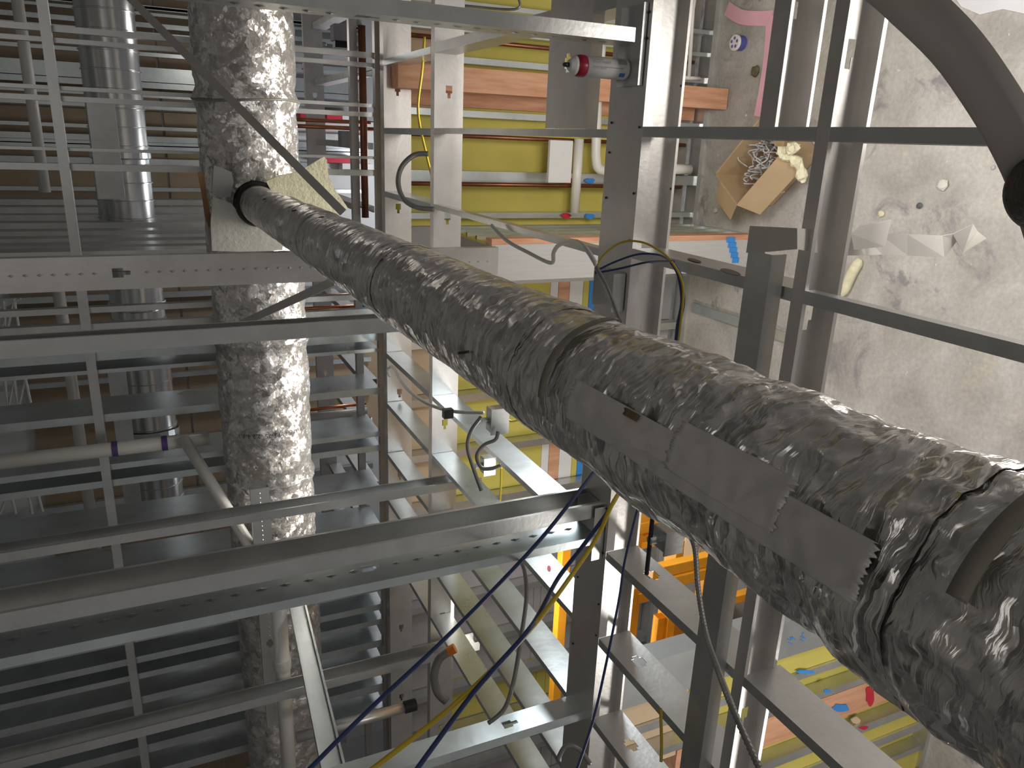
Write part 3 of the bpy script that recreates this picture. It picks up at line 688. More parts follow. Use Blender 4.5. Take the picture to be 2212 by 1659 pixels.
# cardboard box, open on top
hb = .30
rim = [oZ(x, y, hb) for x, y in ((1545, 377), (1592, 443), (1690, 330), (1640, 258))]
bx = thing('cardboard_box', 'open cardboard box full of grey cable offcuts on the floor', 'box', (sum((r.x for r in rim))/4, sum((r.y for r in rim))/4, 0))
cc = V((sum(r.x for r in rim)/4, sum(r.y for r in rim)/4, 0))
for i in range(4):
    a, b = rim[i], rim[(i+1) % 4]; bm = NB(); n_ = (cc-(a+b)/2); n_.z = 0; n_.normalize()
    slab(bm, [V((a.x, a.y, .004)), V((b.x, b.y, .004)), b, a], n_*.006); ob('side', bm, CARD, bx)
bm = NB(); slab(bm, [V((r.x, r.y, .004)) for r in rim], PZ*.005); ob('bottom', bm, CARD, bx)
def flap(a, b, dx, dz, label=None):
    bm = NB(); o_ = V(((a+b)/2-cc).xy.to_3d()); o_.normalize(); e = o_*dx+PZ*dz
    slab(bm, [a, b, b+e-(b-a)*.06, a+e+(b-a)*.06], o_*.001+PZ*.005); ob('flap', bm, CARD, bx)
flap(rim[1], rim[0]+(rim[1]-rim[0])*.25, .13, -.04); flap(rim[2], rim[1], .11, -.10); flap(rim[3], rim[2], .10, .05); flap(rim[0], rim[3], .02, -.25)
bm = NB()
for k in range(34):
    a = random.uniform(0, 6.28); r0 = random.uniform(.02, .12); c = cc + (rim[3]-rim[0]).normalized()*.05 + V((random.uniform(-.11, .11), random.uniform(-.11, .11), 0))
    pts = []
    for j in range(5):
        tt = j/4; pts.append(c + V((math.cos(a+tt*1.8)*r0*1.2, math.sin(a+tt*1.8)*r0*1.2, random.uniform(.10, .26))))
    tube(bm, smooth_path(pts, 4), .0045, 6)
ob('cable_offcuts', bm, mat('grey_jacket', (.50, .49, .50), 0, .5, .25, 15), bx, kind='stuff', smooth=True)
bm = NB()
pts = [oZ(1720, 318, .33), oZ(1690, 330, .31), oZ(1722, 350, .26), oZ(1735, 392, .2)]
tube(bm, smooth_path(pts, 6), [.02+.016*math.sin(k*.9)**2 for k in range(19)], 10)
for v in bm.verts: v.co += V((noise.noise(v.co*40), noise.noise(v.co*40+V((5,0,0))), noise.noise(v.co*40+V((0,5,0)))))*.014
ob('insulation_scrap', bm, FIBER, None, 'torn cream fiberglass scrap draped over the box corner', 'insulation')
# spool: white disc with blue dots and blue side
sp = thing('spool', 'small blue spool with white dotted face on the floor', 'spool', flr(1604, 92))
p = flr(1604, 94); p1 = oZ(1588, 82, .075); d = (p1-p).normalized()
bm = NB(); lathe(bm, p+PZ*.004, [(.045, 0), (.047, .01), (.046, .05)], 24); ob('rim', bm, mat('blue_plastic', (.08, .10, .38), 0, .4, .1), sp, smooth=False)
bm = NB(); lathe(bm, p+PZ*.054, [(.049, 0), (.049, .012), (.046, .015)], 24); ob('face', bm, PVC, sp)
bm = NB()
for k in range(5): lathe(bm, p+PZ*.0692+V((.027*math.cos(k*1.257), .027*math.sin(k*1.257), 0)), [(.0105, 0), (.010, .0012)], 12)
ob('dots', bm, mat('violet_ink', (.16, .14, .42), 0, .5, .1), sp)
# tape strips
def strip(name, label, pts, w_, m, cat, lift=.004, ang_=None):
    bm = NB(); P = [p for p in pts]; sp_ = smooth_path(P, 6)
    wv = []
    for i in range(len(sp_)):
        dd = (sp_[min(i+1, len(sp_)-1)]-sp_[max(i-1, 0)]).normalized(); x = dd.cross(PZ); x.normalize(); wv.append(x)
    ribbon(bm, sp_, wv, w_); return ob(name, bm, m, None, label, cat, solid=.0015)
strip('tape_strip', 'pink tape strip lying folded on the floor, short arm', [flr(1570, 18), flr(1600, 36, .02), flr(1640, 40, .012), flr(1668, 38, .006)], .085, PINK, 'tape')
strip('tape_strip', 'long pink tape strip running down the floor to the cardboard box', [flr(1666, 34, .007), flr(1660, 120, .007), flr(1650, 190, .012), flr(1638, 252, .006)], .085, PINK, 'tape')
# paper ribbon draped over the loose stud
bm = NB()
top = [(1620, 488), (1665, 490), (1722, 493), (1770, 496), (1830, 503), (1860, 500), (1900, 505), (1960, 506), (2036, 509)]
bot = [(1612, 546), (1660, 544), (1722, 538), (1770, 548), (1833, 552), (1870, 552), (1905, 550), (1960, 552), (2040, 556)]
zs = [ZB2+.012, ZB2+.014, ZB2+.010, ZB2-.10, ZB2-.22, ZB2-.27, ZB2-.31, ZB2-.36, ZB2-.42]
a_ = [bm.verts.new(oZ(*t_, z)) for t_, z in zip(top, zs)]; b_ = [bm.verts.new(oZ(*t_, z-.01)) for t_, z in zip(bot, zs)]
for i in range(len(a_)-1): bm.faces.new((a_[i], a_[i+1], b_[i+1], b_[i]))
top2 = [(2036, 509), (2058, 505), (2102, 484), (2112, 500)]; bot2 = [(2040, 556), (2066, 522), (2080, 546), (2131, 515)]
a2_ = [bm.verts.new(oZ(*t_, ZB2-.42-.02*i)) for i, t_ in enumerate(top2)]; b2_ = [bm.verts.new(oZ(*t_, ZB2-.45-.01*i)) for i, t_ in enumerate(bot2)]
for i in range(3): bm.faces.new((a2_[i], a2_[i+1], b2_[i+1], b2_[i]))
ob('paper_ribbon', bm, PAPER, None, 'white paper tape hanging off the end of the loose stud', 'tape', solid=.001)
bm = NB(); quadp = [oZ(x, y, ZB2-z_) for x, y, z_ in ((1840, 505, .19), (1858, 488, .22), (1926, 474, .30), (1912, 532, .29), (1846, 540, .21))]
slab(bm, quadp, PZ*.002); ob('paper_scrap', bm, PAPER, None, 'torn white paper flap on the hanging tape', 'tape')
bm = NB(); pts = [flr(x, y, .03) for x, y in ((1858, 560), (1840, 590), (1826, 622), (1818, 640))]; tube(bm, smooth_path(pts), [.012, .02, .028, .03, .03, .03, .03, .03, .03, .03, .03, .03, .03, .028, .026, .022, .018, .014, .01], 10)
ob('foam_backer', bm, FIBER, None, 'cream foam strip lying on the floor beside the near joist', 'foam', smooth=True)
# floor debris
def lump(px, py, r, m, label, name='debris', n=9):
    bm = NB(); c = flr(px, py, .004); vs = []
    bmesh.ops.create_icosphere(bm, subdivisions=2, radius=r)
    for v in bm.verts:
        v.co *= 1+.5*noise.noise(v.co*40+V((px, py, 0))); v.co.z *= .45; v.co += c + PZ*r*.4
    ob(name, bm, m, None, label, 'debris')
lump(1988, 444, .016, mat('dark_grey_lump', (.10, .11, .115), 0, .6, .2), 'dark grey lump on the bare floor')
lump(2040, 400, .028, PAPER, 'crumpled pale scrap on the bare floor')
lump(2145, 362, .010, GREYB, 'tiny pebble near the right edge')
lump(1905, 462, .018, FIBER, 'cream foam crumb above the paper tape')
lump(1547, 455, .018, PAPER, 'white crumb beside the cardboard box')
lump(1612, 250, .010, PAPER, 'small white chip on the floor above the box')
lump(1635, 155, .035, mat('dark_glove', (.12, .11, .06), 0, .7, .4, 20), 'crumpled dark and silver wrapper beside the pink tape')
bm = NB(); slab(bm, [flr(x, y) for x, y in ((2050, -30), (2080, 15), (2120, 32), (2170, 20), (2240, 35), (2240, -40))], PZ*.012); 
ob('plastic_sheet', bm, FILM, None, 'pale plastic film on the floor at the top right corner', 'sheet')
bm = NB(); p = flr(1445, 646, 0); bbox(bm, -1.15, -1.09, 3.3, 4.45, 0, .03); ob('floor_track', bm, GALVB, None, 'grey steel track lying on the floor past the wire bundle', 'track')
# ================================================================== CURVED STRAP AND DARK CASE, near the lens
bm = NB()
pts = [at(x, y, .85) for x, y in ((1640, -250), (1880, -70), (1968, 5), (2060, 95), (2130, 190), (2190, 290), (2240, 400), (2290, 560))]
sp_ = smooth_path(pts, 8); wv = []
for i in range(len(sp_)):
    dd = (sp_[min(i+1, len(sp_)-1)]-sp_[max(i-1, 0)]).normalized(); wv.append(dd.cross(V(RM[2])).normalized())
ribbon(bm, sp_, wv, .062)
ob('curved_strap', bm, BEIGE, None, 'wide flat beige strap curving across the top right corner', 'strap', smooth=True, solid=.004)
c = at(2300, 402, .8); bm = NB(); f = V(RM[2]); lathe(bm, c-f*.02, [(.040, 0), (.044, .01), (.044, .05), (.040, .06)], 40, f, V(RM[0])); 
dk = ob('round_case', bm, DARKB, None, 'dark brown mesh textured round case at the right edge', 'case', smooth=False)
# ================================================================== PIPES IN THE FAR PLENUM
def pipe(name, label, cat, pts, r, m, seg=16, sm=True, parent=None, group=None, bends=True):
    bm = NB(); tube(bm, smooth_path(pts, 5) if bends else pts, r, seg); return ob(name, bm, m, parent, label, cat, group, smooth=sm)
# spiral duct
Ys = 6.6; a = oY(172, 150, Ys); b = oY(305, 150, Ys); rs = (a.z-b.z)/2*.97; cz = (a.z+b.z)/2
sd = thing('spiral_duct', 'bare spiral steel duct behind the far studs', 'duct', (0, Ys, cz-rs))
xa = oY(240, -60, Ys).x; xe = oY(330, 1110, Ys).x
bm = NB(); pr = []; L = xa-xe; n_ = int(L/.13)
for k in range(n_):
    h0 = k*.13; pr += [(rs, h0), (rs, h0+.118), (rs+.009, h0+.122), (rs+.009, h0+.128)]
lathe(bm, V((xa, Ys, cz)), pr, 48, NX, PZ); o = ob('body', bm, DUCTM, sd, smooth=False)
for p_ in o.data.polygons: p_.use_smooth = True
o.modifiers.new('es', 'EDGE_SPLIT').split_angle = math.radians(20)
for y in (325, 650, 945):
    xx = oY(270, y, Ys).x; bm = NB(); lathe(bm, V((xx, Ys, cz)), [(rs+.012, 0), (rs+.016, .01), (rs+.016, .05), (rs+.012, .06)], 48, NX, PZ); ob('collar', bm, DUCTM, sd)
bm = NB(); ribbon(bm, [V((oY(250, 962, Ys).x+.12*math.sin(k/20*3.14), Ys+(rs+.02)*math.cos(k/20*6.283), cz+(rs+.02)*math.sin(k/20*6.283))) for k in range(21)], [PX]*21, .05); ob('hanger_strap', bm, GALVB, sd, solid=.002)
def xpipe(label, px, py, y1, Y, rpx, m, name='drain_pipe', cat='pipe', x0=None):
    p = oY(px, py, Y); r = abs(oY(px-rpx, py, Y).z-oY(px+rpx, py, Y).z)/2
    q = slide(p, 'X', y=y1); return pipe(name, label, cat, [p, q], r, m, 20, bends=False), p, q, r
xpipe('white plastic pipe at the far left, upper run', 33, -30, 415, 6.2, 14, PVC)
xpipe('white plastic pipe at the far left, lower run', 122, 600, 1250, 6.2, 14, PVC)
_, p, q, r = xpipe('white plastic drain pipe with coupling beside the diagonal brace', 602, 1310, 1700, 3.6, 17, PVC)
bm = NB(); cpl = oY(622, 1440, 3.6); lathe(bm, V((cpl.x, p.y, p.z)), [(r*1.16, 0), (r*1.2, .01), (r*1.2, .05), (r*1.16, .06)], 24, PX, PZ); ob('pipe_coupling', bm, PVC, None, 'white coupling on the drain pipe by the brace', 'coupling')
pipe('sloped_pipe', 'white plastic pipe sloping down beside the wrapped main duct, upper run', 'pipe', [oY(395, 945, 4.42), oY(545, 1187, 3.93)], .032, PVC, 16, bends=False)
pa = oY(-40, 1003, 4.46); pb = oY(490, 930, 5.0); 
pipe('cross_pipe', 'white plastic pipe with purple primer marks crossing the far left', 'pipe', [pa, V((pa.x, pa.y, slide(pa, 'Z', x=452).z))], .04, PVC, 16, bends=False)
for i, x in enumerate((255, 362)):
    b_ = slide(pa, 'Z', x=x); bm = NB(); lathe(bm, b_, [(.043, 0), (.043, .03)], 20); ob('primer_band', bm, mat('purple_primer%d' % i, (.12, .07, .25), 0, .5, .1), None, ['purple primer band on the crossing white pipe, left one', 'purple primer band on the crossing white pipe, right one'][i], 'band', 'purple primer bands')
# flat sheet runner / angle beside spiral duct
p = oY(185, 210, 6.2); member('angle_runner', 'dark angle iron running beside the spiral duct', 'runner', p, slide(p, 'X', y=430), NZ, PY, .17, .04, 0, m=GALV)
p = oY(228, 770, 6.2); member('angle_runner', 'dark angle iron with bright edge beside the lower spiral duct', 'runner', p, slide(p, 'X', y=1100), NZ, PY, .12, .04, 0, m=GALV)
# white lattice truss at the far left
tr = thing('lattice_truss', 'white lattice truss segments at the far left edge', 'truss', oY(20, 700, 7.6))
for i, (x0, y0, x1, y1) in enumerate(((0, 665, 45, 645), (8, 650, 14, 720), (30, 645, 42, 720), (14, 720, 30, 650), (0, 720, 12, 690), (10, 820, 18, 880), (30, 820, 40, 880), (55, 820, 66, 870), (18, 880, 32, 820), (40, 880, 55, 820), (0, 1110, 20, 1060), (22, 1060, 34, 1110), (60, 1060, 70, 1110), (80, 1060, 92, 1105))):
    bm = NB(); tube(bm, [oY(x0, y0, 7.6), oY(x1, y1, 7.6)], .012, 6); ob('lattice_bar', bm, PVC, tr)
# copper pipes
_, p, q, r = xpipe('copper pipe running down beside the far top track, upper length', 781, 55, 470, 4.95, 8, COPPERD, 'copper_pipe')
for i, (x0, y0, x1, Y, m) in enumerate(((640, 258, 800, 5.6, COPPER), (640, 272, 806, 5.4, COPPER), (640, 642, 765, 5.6, COPPER), (640, 668, 778, 5.5, COPPER), (660, 886, 790, 5.6, COPPER), (660, 918, 800, 5.5, COPPER), (660, 937, 800, 5.4, COPPER), (660, 1068, 810, 5.4, COPPER),
                                        (0, 1245, 480, 5.2, COPPERD))):
    p = oY(x0, y0, Y); q = slide(p, 'Z', x=x1); p = slide(p, 'Z', x=x0-60)
    pipe('copper_pipe', ['copper riser with bright end behind the duct, topmost', 'copper riser just below the topmost one', 'copper riser over the blue clamp, upper one', 'copper riser ending at the blue clamp', 'thin copper riser by the printed duct text', 'copper riser next to the white insulated pipe', 'lowest copper riser by the printed duct text', 'dark copper riser above the large hanger', 'rusty red copper line crossing the dark lower left'][i], 'pipe', [p, q], .014, m, 12, bends=False)
bm = NB(); lathe(bm, oY(782, 665, 5.45)-PZ*.03, [(.03, 0), (.03, .06)], 16); ob('pipe_clamp', bm, BLUEP, None, 'bright blue pipe clamp on the copper riser', 'clamp')
bm = NB(); lathe(bm, oY(402, 1172, 5.15)-PZ*.04, [(.022, 0), (.022, .08)], 16); ob('pipe_clamp', bm, mat('deep_blue', (.02, .03, .3), 0, .4, .1), None, 'dark blue clamp on the rusty line at lower left', 'clamp')
p = oY(760, 1560, 3.3); e = V((p.x, p.y, slide(p, 'Z', x=885).z))
pipe('grey_conduit', 'grey conduit with dark coupling low beside the far keyholed joists', 'pipe', [slide(p, 'Z', x=640), e], .028, GALVW, 14, bends=False)
bm = NB(); lathe(bm, e, [(.033, -.035), (.033, .03)], 16); ob('conduit_coupling', bm, BLACK, None, 'dark coupling on the grey conduit', 'coupling')
p = oY(660, 903, 5.45); pipe('insulated_pipe', 'pale insulated pipe standing between two copper risers', 'pipe', [slide(p, 'Z', x=640), slide(p, 'Z', x=792)], .032, PVC, 14, bends=False)
# far ceiling grid beyond the wall
P = V((1.5, 6.4, oY(660, 200, 6.4).z)); wg = wto(P, 'X', NZ, (700, 200))
member('far_joist', 'grey joist of the far room beside the copper pipe', 'joist', P, P+V((-7.5, 0, 0)), NZ, PY, wg, .05, .01, [((1.5-oY(680, y, 6.4).x), KEY) for y in (200, 640, 800)], m=GALVW)
P = V((1.5, 5.0, oY(757, 200, 5.0).z)); wg = wto(P, 'X', NZ, (773, 200))
member('far_joist', 'narrow dark joist of the far room next to the copper pipe', 'joist', P, P+V((-7.5, 0, 0)), NZ, PY, wg, .05, .01, m=GALVW)
for i, X in enumerate((.75, .35, -.05, -.45, -.85, -1.25, -1.65, -2.05, -2.45, -2.85, -3.25)):
    member('far_cross_joist', 'short dark joist in the far room grid, number %s from the top' % ('one two three four five six seven eight nine ten eleven'.split()[i]), 'joist', V((X, 5.06, ZC)), V((X, 6.39, ZC)), NZ, NX if X < 0 else PX, .10, .04, .008, m=GALV, group='cross joists of the far room grid')
# red and white cartons in the far room
for i, (x0, y0, x1, y1, m) in enumerate(((645, 240, 662, 258, REDP), (702, 242, 735, 262, REDP), (735, 244, 760, 262, WHITE), (680, 335, 760, 352, REDP), (735, 352, 800, 372, WHITE))):
    a = oY(x0, y0, 8.4); b = oY(x1, y1, 8.4); bm = NB(); bbox(bm, min(a.x, b.x), max(a.x, b.x), 8.3, 8.5, min(a.z, b.z), max(a.z, b.z))
    ob('wall_panel', bm, m, None, ['small red panel on the far bright wall, leftmost', 'larger red panel on the far bright wall', 'white panel beside the larger red one on the far wall', 'long red stripe lower on the far wall', 'pale block below the long red stripe'][i], 'panel')
# ================================================================== brace straps and strings
def bar(label, p, q, w_, th, m, name='brace_strap', cat='strap'):
    d = (q-p).normalized(); v = d.cross(V(RM[2])).normalized(); n_ = d.cross(v)
    bm = NB(); box(bm, p-v*w_/2-n_*th/2, d*(q-p).length, v*w_, n_*th); return ob(name, bm, m, None, label, cat)
bar('dark flat brace strap running diagonally across the wrapped main duct', oY(275, -10, 3.6), oY(742, 460, 2.75), .030, .004, GALVW)
bar('short dark brace strap meeting the branch pipe from below', oY(520, 700, 3.6), oY(722, 607, 2.8), .034, .004, GALVW)
# ================================================================== WALL PIPES, POST, PLATE (against the yellow wall)
a = xs(1150, 158, 4.35); b = xs(1150, 209, 4.35)
bm = NB(); bbox(bm, min(a, b), max(a, b), 4.33, 4.45, .02, 2.3)
po = ob('wood_post', bm, WOODG, None, 'orange fire treated lumber post against the yellow wall', 'post')
blob(1284, 200, 9, 22, BLUEP, 4.324, po, 'paint_mark', .006)
p = oY(1150, 400, 4.5)
for i, y in enumerate((400, 300, 101)):
    p = oY(1150, y, 4.5); pipe('copper_pipe', ['dark copper line along the yellow wall below the white plate', 'copper line along the yellow wall at the cross rail', 'copper line along the yellow wall near the top edge'][i], 'pipe', [V((p.x, 4.5, .2)), V((p.x, 4.5, 2.2))], .013, COPPERD, 12, bends=False)
p = oY(1251, 300, 4.46); q = oY(1242, 460, 4.46); pipe('white_pipe', 'white plastic pipe running level along the yellow wall', 'pipe', [p, V((q.x, p.y, p.z))], .031, PVC, bends=False)
pts = [oY(1290, 215, 4.42), oY(1288, 300, 4.42), oY(1288, 345, 4.42), oY(1296, 366, 4.42), oY(1330, 370, 4.42)]
pipe('white_pipe', 'white plastic pipe with an elbow beside the header', 'pipe', pts, .031, PVC)
pipe('white_pipe', 'white plastic tee behind the spray can', 'pipe', [oY(1298, 95, 4.42), oY(1295, 130, 4.42)], .034, PVC, bends=False)
pipe('white_pipe', 'stub of white plastic pipe low on the wall beside the cardboard box', 'pipe', [oY(1440, 365, 4.42), oY(1490, 366, 4.42)], .034, PVC, bends=False)
pipe('white_pipe', 'thin cream pipe low on the wall at the top edge', 'pipe', [oY(1502, -10, 4.42), oY(1497, 20, 4.42), oY(1488, 168, 4.42)], .012, PVC, bends=False)
pipe('white_pipe', 'short cream pipe along the floor track at the top edge', 'pipe', [oY(1480, 168, 4.42), oY(1512, 170, 4.42)], .012, PVC, bends=False)
a = oY(1186, 302, 4.4); b = oY(1230, 395, 4.4); bm = NB(); bbox(bm, min(a.x, b.x), max(a.x, b.x), 4.38, 4.41, min(a.z, b.z), max(a.z, b.z))
ob('backing_plate', bm, WHITE, None, 'white backing plate mounted in front of the yellow wall', 'plate', bevel=.004)
for i, (y, z0) in enumerate(((463, 1.3), (385, 1.3))):
    pass
for i, (x, y, m) in enumerate(((1225, 466, REDP), (1276, 467, BLUEP), (1230, 391, REDP), (1275, 391, BLUEP), (1284, 270, BLUEP))):
    bb = blob(x, y, 10, 6, m, 4.545, wn)
# studs low behind (cavity frame at the wall foot)
for i, (x, y0, y1, rp) in enumerate(((1492, 75, 82, 3),)):
    pass
# ================================================================== ORANGE LIFT
lf = thing('platform_lift', 'orange work platform lift with guard rails standing in the left room', 'lift', (-2.6, 3.2, 0))
def lbar(nm, p, q, t1, t2=None, m=LIFTO):
    t2 = t2 or t1; d = (q-p); L = d.length; d.normalize(); u = PY if abs(d.dot(PY)) < .9 else PX
    v = d.cross(u).normalized(); u = v.cross(d).normalized(); bm = NB(); box(bm, p-u*t1/2-v*t2/2, d*L, u*t1, v*t2); return ob(nm, bm, m, lf, bevel=.004)
YL = 2.75
def L3(x, y, Y=YL): return oY(x, y, Y)
p = oY(1222, 1150, 3.5); q = slide(p, 'X', y=1600); lbar('guard_rail', p, q, .06)
pz = p.z
p = L3(1390, 1060); lbar('guard_rail', p, slide(p, 'X', y=1130), .05)
for (x, y, x1, w_) in ((1362, 1140, 1450, .06), (1372, 1165, 1460, .035)): p = L3(x, y); lbar('cross_bar', p, slide(p, 'Z', x=x1), w_)
for (x, y, x1, w_) in ((1405, 1236, 1560, .05), (1425, 1255, 1560, .075)): p = L3(x, y, 2.6); lbar('post', p, slide(p, 'Z', x=x1), w_, .06)
p = L3(1378, 1130); lbar('guard_rail', p, slide(p, 'X', y=1190), .045)
p = L3(1460, 1160, 2.9); lbar('guard_rail', p, slide(p, 'X', y=1420), .10, .05)
p = L3(1525, 1230, 2.7); lbar('guard_rail', p, slide(p, 'X', y=1330), .06)
p = L3(1372, 1265, 2.9); lbar('guard_rail', p, slide(p, 'X', y=1420), .05)
p = L3(1372, 1288, 2.9); lbar('cross_bar', p, slide(p, 'Z', x=1430), .06)
p = L3(1425, 1330, 2.9); lbar('post', p, slide(p, 'X', y=1425), .05, .05)
a = L3(1448, 1340, 2.95); b = slide(a, 'X', y=1420); bm = NB(); box(bm, a, b-a, PZ*-.35, PY*.03); ob('side_panel', bm, LIFTO, lf)
p = L3(1418, 1438, 2.75); lbar('toe_board', p, slide(p, 'Z', x=1570), .06, .08)
for (dx, dy) in ((-2.2, 2.8), (-3.4, 2.8), (-2.2, 3.5), (-3.4, 3.5)): lbar('leg', V((dx-.2, dy, 0)), V((dx-.2, dy, 1.2)), .05)
bm = NB(); bbox(bm, -3.65, -2.35, 2.85, 3.5, .62, .68); ob('platform', bm, mat('dark_platform', (.16, .15, .15), .3, .6, .1), lf)
for i, (x, y, x1, y1) in enumerate(((1480, 1190, 1500, 1130), (1520, 1165, 1545, 1120))):
    bar(['raw timber offcut leaning behind the lift rails, longer', 'raw timber offcut leaning behind the lift rails, shorter'][i], oY(x, y+40, 3.2), oY(x1, y1, 3.2), .07, .04, TAN, 'timber', 'timber')
# ================================================================== CABLES AND BOXES
def cable(label, pts, r, m, name='cable', cat='cable', group=None, seg=8):
    bm = NB(); tube(bm, smooth_path(pts, 7), r, seg); return ob(name, bm, m, None, label, cat, group, smooth=True)
cable('single blue cable hanging leftmost of the loose cables', [at(*p) for p in ((1292, 1008, 1.15), (1240, 1075, 1.1), (1165, 1168, 1.05), (1060, 1280, 1.0), (940, 1400, .95), (790, 1540, .9), (640, 1690, .85))], .0028, BLUEC)
cable('yellow cable twisted with a blue one across the lower joists', [at(*p) for p in ((1350, 1045, 1.15), (1322, 1090, 1.12), (1290, 1160, 1.1), (1240, 1235, 1.06), (1170, 1330, 1.0), (1090, 1420, .96), (960, 1540, .92), (780, 1680, .88))], .0032, YELC)
cable('blue cable twisted with the yellow one', [at(*p) for p in ((1345, 1050, 1.16), (1310, 1110, 1.12), (1255, 1185, 1.1), (1205, 1250, 1.07), (1165, 1325, 1.01), (1130, 1375, .97), (1020, 1500, .93), (880, 1690, .88))], .0032, BLUEC)
cable('thin dark blue cable hanging to the right of the twisted pair', [at(*p) for p in ((1378, 1095, 1.5), (1350, 1210, 1.45), (1338, 1290, 1.42), (1308, 1440, 1.36), (1280, 1560, 1.32), (1240, 1680, 1.3))], .0024, BLUEC)
# armoured cable
mc = [at(*p) for p in ((1478, 1140, 1.75), (1500, 1180, 1.7), (1508, 1270, 1.62), (1525, 1370, 1.52), (1552, 1450, 1.4), (1585, 1535, 1.28), (1645, 1670, 1.2))]
pth = smooth_path(mc, 40); bm = NB(); tube(bm, pth, [.0058+.0009*math.sin(k*2.1) for k in range(len(pth))], 8); ob('armored_cable', bm, GREYC, None, 'flexible armored cable dropping past the loose stud', 'cable', smooth=True)
for i, (lab, pl, r, m) in enumerate((
    ('yellow wire looping out of the header', ((1286, 584, 2.05), (1305, 550, 2.0), (1345, 523, 1.95), (1390, 524, 1.9), (1430, 545, 1.85), (1452, 566, 1.8)), .0028, YELC),
    ('upper blue wire looping out of the header', ((1286, 586, 2.05), (1330, 565, 2.0), (1380, 549, 1.95), (1425, 551, 1.9), (1452, 566, 1.8)), .0028, BLUEC),
    ('lower blue wire looping out of the header', ((1286, 590, 2.05), (1340, 580, 2.0), (1400, 566, 1.95), (1452, 564, 1.8)), .0028, BLUEC),
    ('knotted dark blue wires hanging from the grey joist', ((1452, 566, 1.8), (1466, 590, 1.82), (1474, 630, 1.85), (1474, 660, 1.87), (1466, 700, 1.9), (1462, 735, 1.9)), .0065, BLUEC),
    ('yellow wire hanging with the knotted blue ones', ((1452, 566, 1.78), (1470, 598, 1.8), (1476, 635, 1.82), (1470, 700, 1.85), (1466, 735, 1.86)), .0028, YELC),
    ('white flexible conduit curving over the pale pier', ((1062, 487, 3.0), (1095, 520, 2.9), (1140, 545, 2.75), (1190, 568, 2.6), (1196, 545, 2.5), (1210, 528, 2.4), (1245, 522, 2.2), (1268, 540, 2.1), (1288, 572, 2.05)), .007, WHTC),
    ('dark armored cable dropping behind the branch pipe at the header', ((1288, 578, 2.0), (1305, 610, 1.95), (1322, 650, 1.85), (1338, 695, 1.75)), .006, GREYC),
    ('white cable arching across the two keyholed joists', ((842, 812, 3.9), (838, 798, 3.85), (850, 795, 3.8), (875, 835, 3.6), (920, 870, 3.4), (975, 888, 3.3), (1045, 892, 3.2)), .008, WHTC),
    ('grey cable looping left of the metal junction boxes', ((1040, 900, 3.1), (1018, 930, 3.1), (1010, 965, 3.1), (1022, 1010, 3.1), (1040, 1060, 3.1)), .008, GREYC),
    ('grey cable coil under the metal junction box', ((1076, 932, 3.0), (1070, 950, 3.0), (1045, 962, 3.0), (1030, 985, 3.0), (1040, 1010, 3.0), (1062, 1012, 3.0), (1082, 1005, 3.0)), .008, GREYC),
    ('yellow cable loop beside the metal junction box', ((1092, 896, 3.2), (1108, 880, 3.2), (1124, 888, 3.2), (1122, 905, 3.2), (1104, 910, 3.2), (1092, 902, 3.2)), .006, YELC),
    ('yellow wire hanging across the far yellow wall by the small box', ((1083, 1010, 3.6), (1082, 1045, 3.6), (1080, 1090, 3.6)), .005, YELC),
    ('yellow cord hanging at the top between the far joists', ((917, 80, 3.9), (912, 150, 3.9), (903, 240, 3.9), (920, 330, 3.9), (938, 400, 3.9)), .007, YELC),
    ('yellow cord hanging over the tan boards at the bottom', ((1427, 1530, 2.1), (1429, 1600, 2.1), (1428, 1645, 2.1)), .0045, YELC),
    ('grey coil of flexible conduit between the far keyholed joists', ((925, 332, 3.5), (895, 335, 3.5), (868, 360, 3.5), (860, 395, 3.5), (872, 430, 3.5), (900, 448, 3.5), (938, 452, 3.5)), .012, GREYC),
    ('thin grey cable drooping across the bright lower joists', ((1115, 1200, 2.4), (1132, 1230, 2.3), (1137, 1290, 2.2), (1125, 1380, 2.1), (1110, 1470, 2.0), (1090, 1530, 2.0), (1055, 1562, 2.0)), .006, GREYC),
    ('grey hose with orange tip bending down beside the far joists', ((968, 1408, 3.2), (948, 1425, 3.2), (938, 1460, 3.2), (945, 1495, 3.2), (965, 1515, 3.2)), .018, GREYC),
    ('thin grey cable at the top behind the header', ((1120, -5, 3.4), (1112, 20, 3.4), (1000, 12, 3.6)), .006, GREYC),
    ('grey cable loop at the bottom edge beside the header', ((1205, 1640, 1.95), (1222, 1612, 1.95), (1250, 1618, 1.95), (1275, 1650, 1.95)), .006, GREYC),
    ('thin dark wire loop in the far room above the copper risers', ((705, 95, 6.0), (680, 95, 6.0), (660, 120, 6.0), (655, 150, 6.0)), .012, GREYC))):
    cable(lab, [at(*p) for p in pl], r, m)
bm = NB(); p = at(968, 1408, 3.2); q = at(983, 1400, 3.2); tube(bm, [p, q], .021, 14); ob('hose_tip', bm, mat('orange_plastic', (.85, .25, .03), 0, .4, .1), None, 'orange tip on the end of the grey hose', 'fitting')
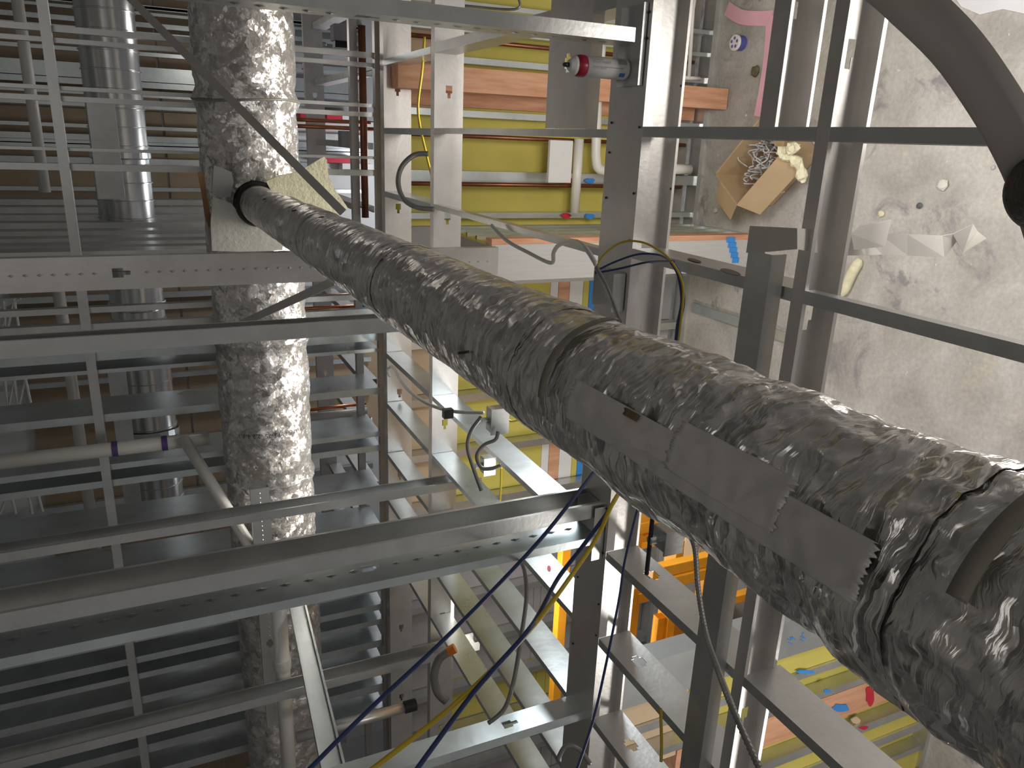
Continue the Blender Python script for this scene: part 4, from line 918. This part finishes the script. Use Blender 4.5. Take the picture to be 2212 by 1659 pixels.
bm = NB(); tube(bm, [oZ(1360-3, 1090, ZC+.0) , oZ(1360-3, 1090, ZC)+PZ*.01], .004, 6) ; bm.free()
def jbox(label, px, py, t, a, b, c_, m=GALVB):
    p = at(px, py, t); bm = NB(); bbox(bm, p.x-a/2, p.x+a/2, p.y-b/2, p.y+b/2, p.z-c_/2, p.z+c_/2); o = ob('junction_box', bm, m, None, label, 'electrical box', bevel=.004)
    bm = NB(); bbox(bm, p.x-a/2-.004, p.x+a/2+.004, p.y-b/2-.005, p.y-b/2, p.z-c_/2-.004, p.z+c_/2+.004); ob('cover', bm, m, o)
    bm = NB(); tube(bm, [p+PZ*c_/2, p+PZ*(c_/2+.03)], .012, 10); ob('connector', bm, GALVB, o)
    return o
jbox('square metal junction box on the bright joist with cables', 1073, 905, 3.05, .10, .06, .07, GALV)
jbox('small metal box hanging under the coil on the vertical stud', 1052, 1003, 3.15, .07, .05, .045, GALV)
jbox('galvanized box beside the branch pipe above the orange lift', 1440, 1160, 2.0, .06, .06, .05, GALV)
bm = NB(); p = at(737, 72, 5.0); bbox(bm, p.x-.05, p.x+.05, p.y-.06, p.y+.06, p.z-.06, p.z+.06); o = ob('actuator_box', bm, GREYB, None, 'grey actuator box with black base near the top in the far room', 'box', bevel=.006)
bm = NB(); bbox(bm, p.x-.09, p.x-.05, p.y-.04, p.y+.04, p.z-.05, p.z+.05); ob('base', bm, BLACK, o)
p = at(750, 300, 5.0); bm = NB(); bbox(bm, p.x-.05, p.x+.05, p.y-.05, p.y+.05, p.z-.05, p.z+.05); ob('actuator_box', bm, GREYB, None, 'dark grey actuator box below the copper branch in the far room', 'box', bevel=.006)
a = at(1412, 1095, 1.95); bm = NB(); b = slide(a, 'X', y=1240); tube(bm, [a, b], .006, 8); ob('black_rod', bm, BLACK, None, 'thin black rod beside the galvanized box', 'rod')
p = at(966, 892, 3.28); bm = NB(); bbox(bm, p.x-.02, p.x+.02, p.y-.02, p.y+.01, p.z-.022, p.z+.02); ob('cable_clip', bm, BLACK, None, 'black clip holding the white cable on the keyholed joist', 'clip')
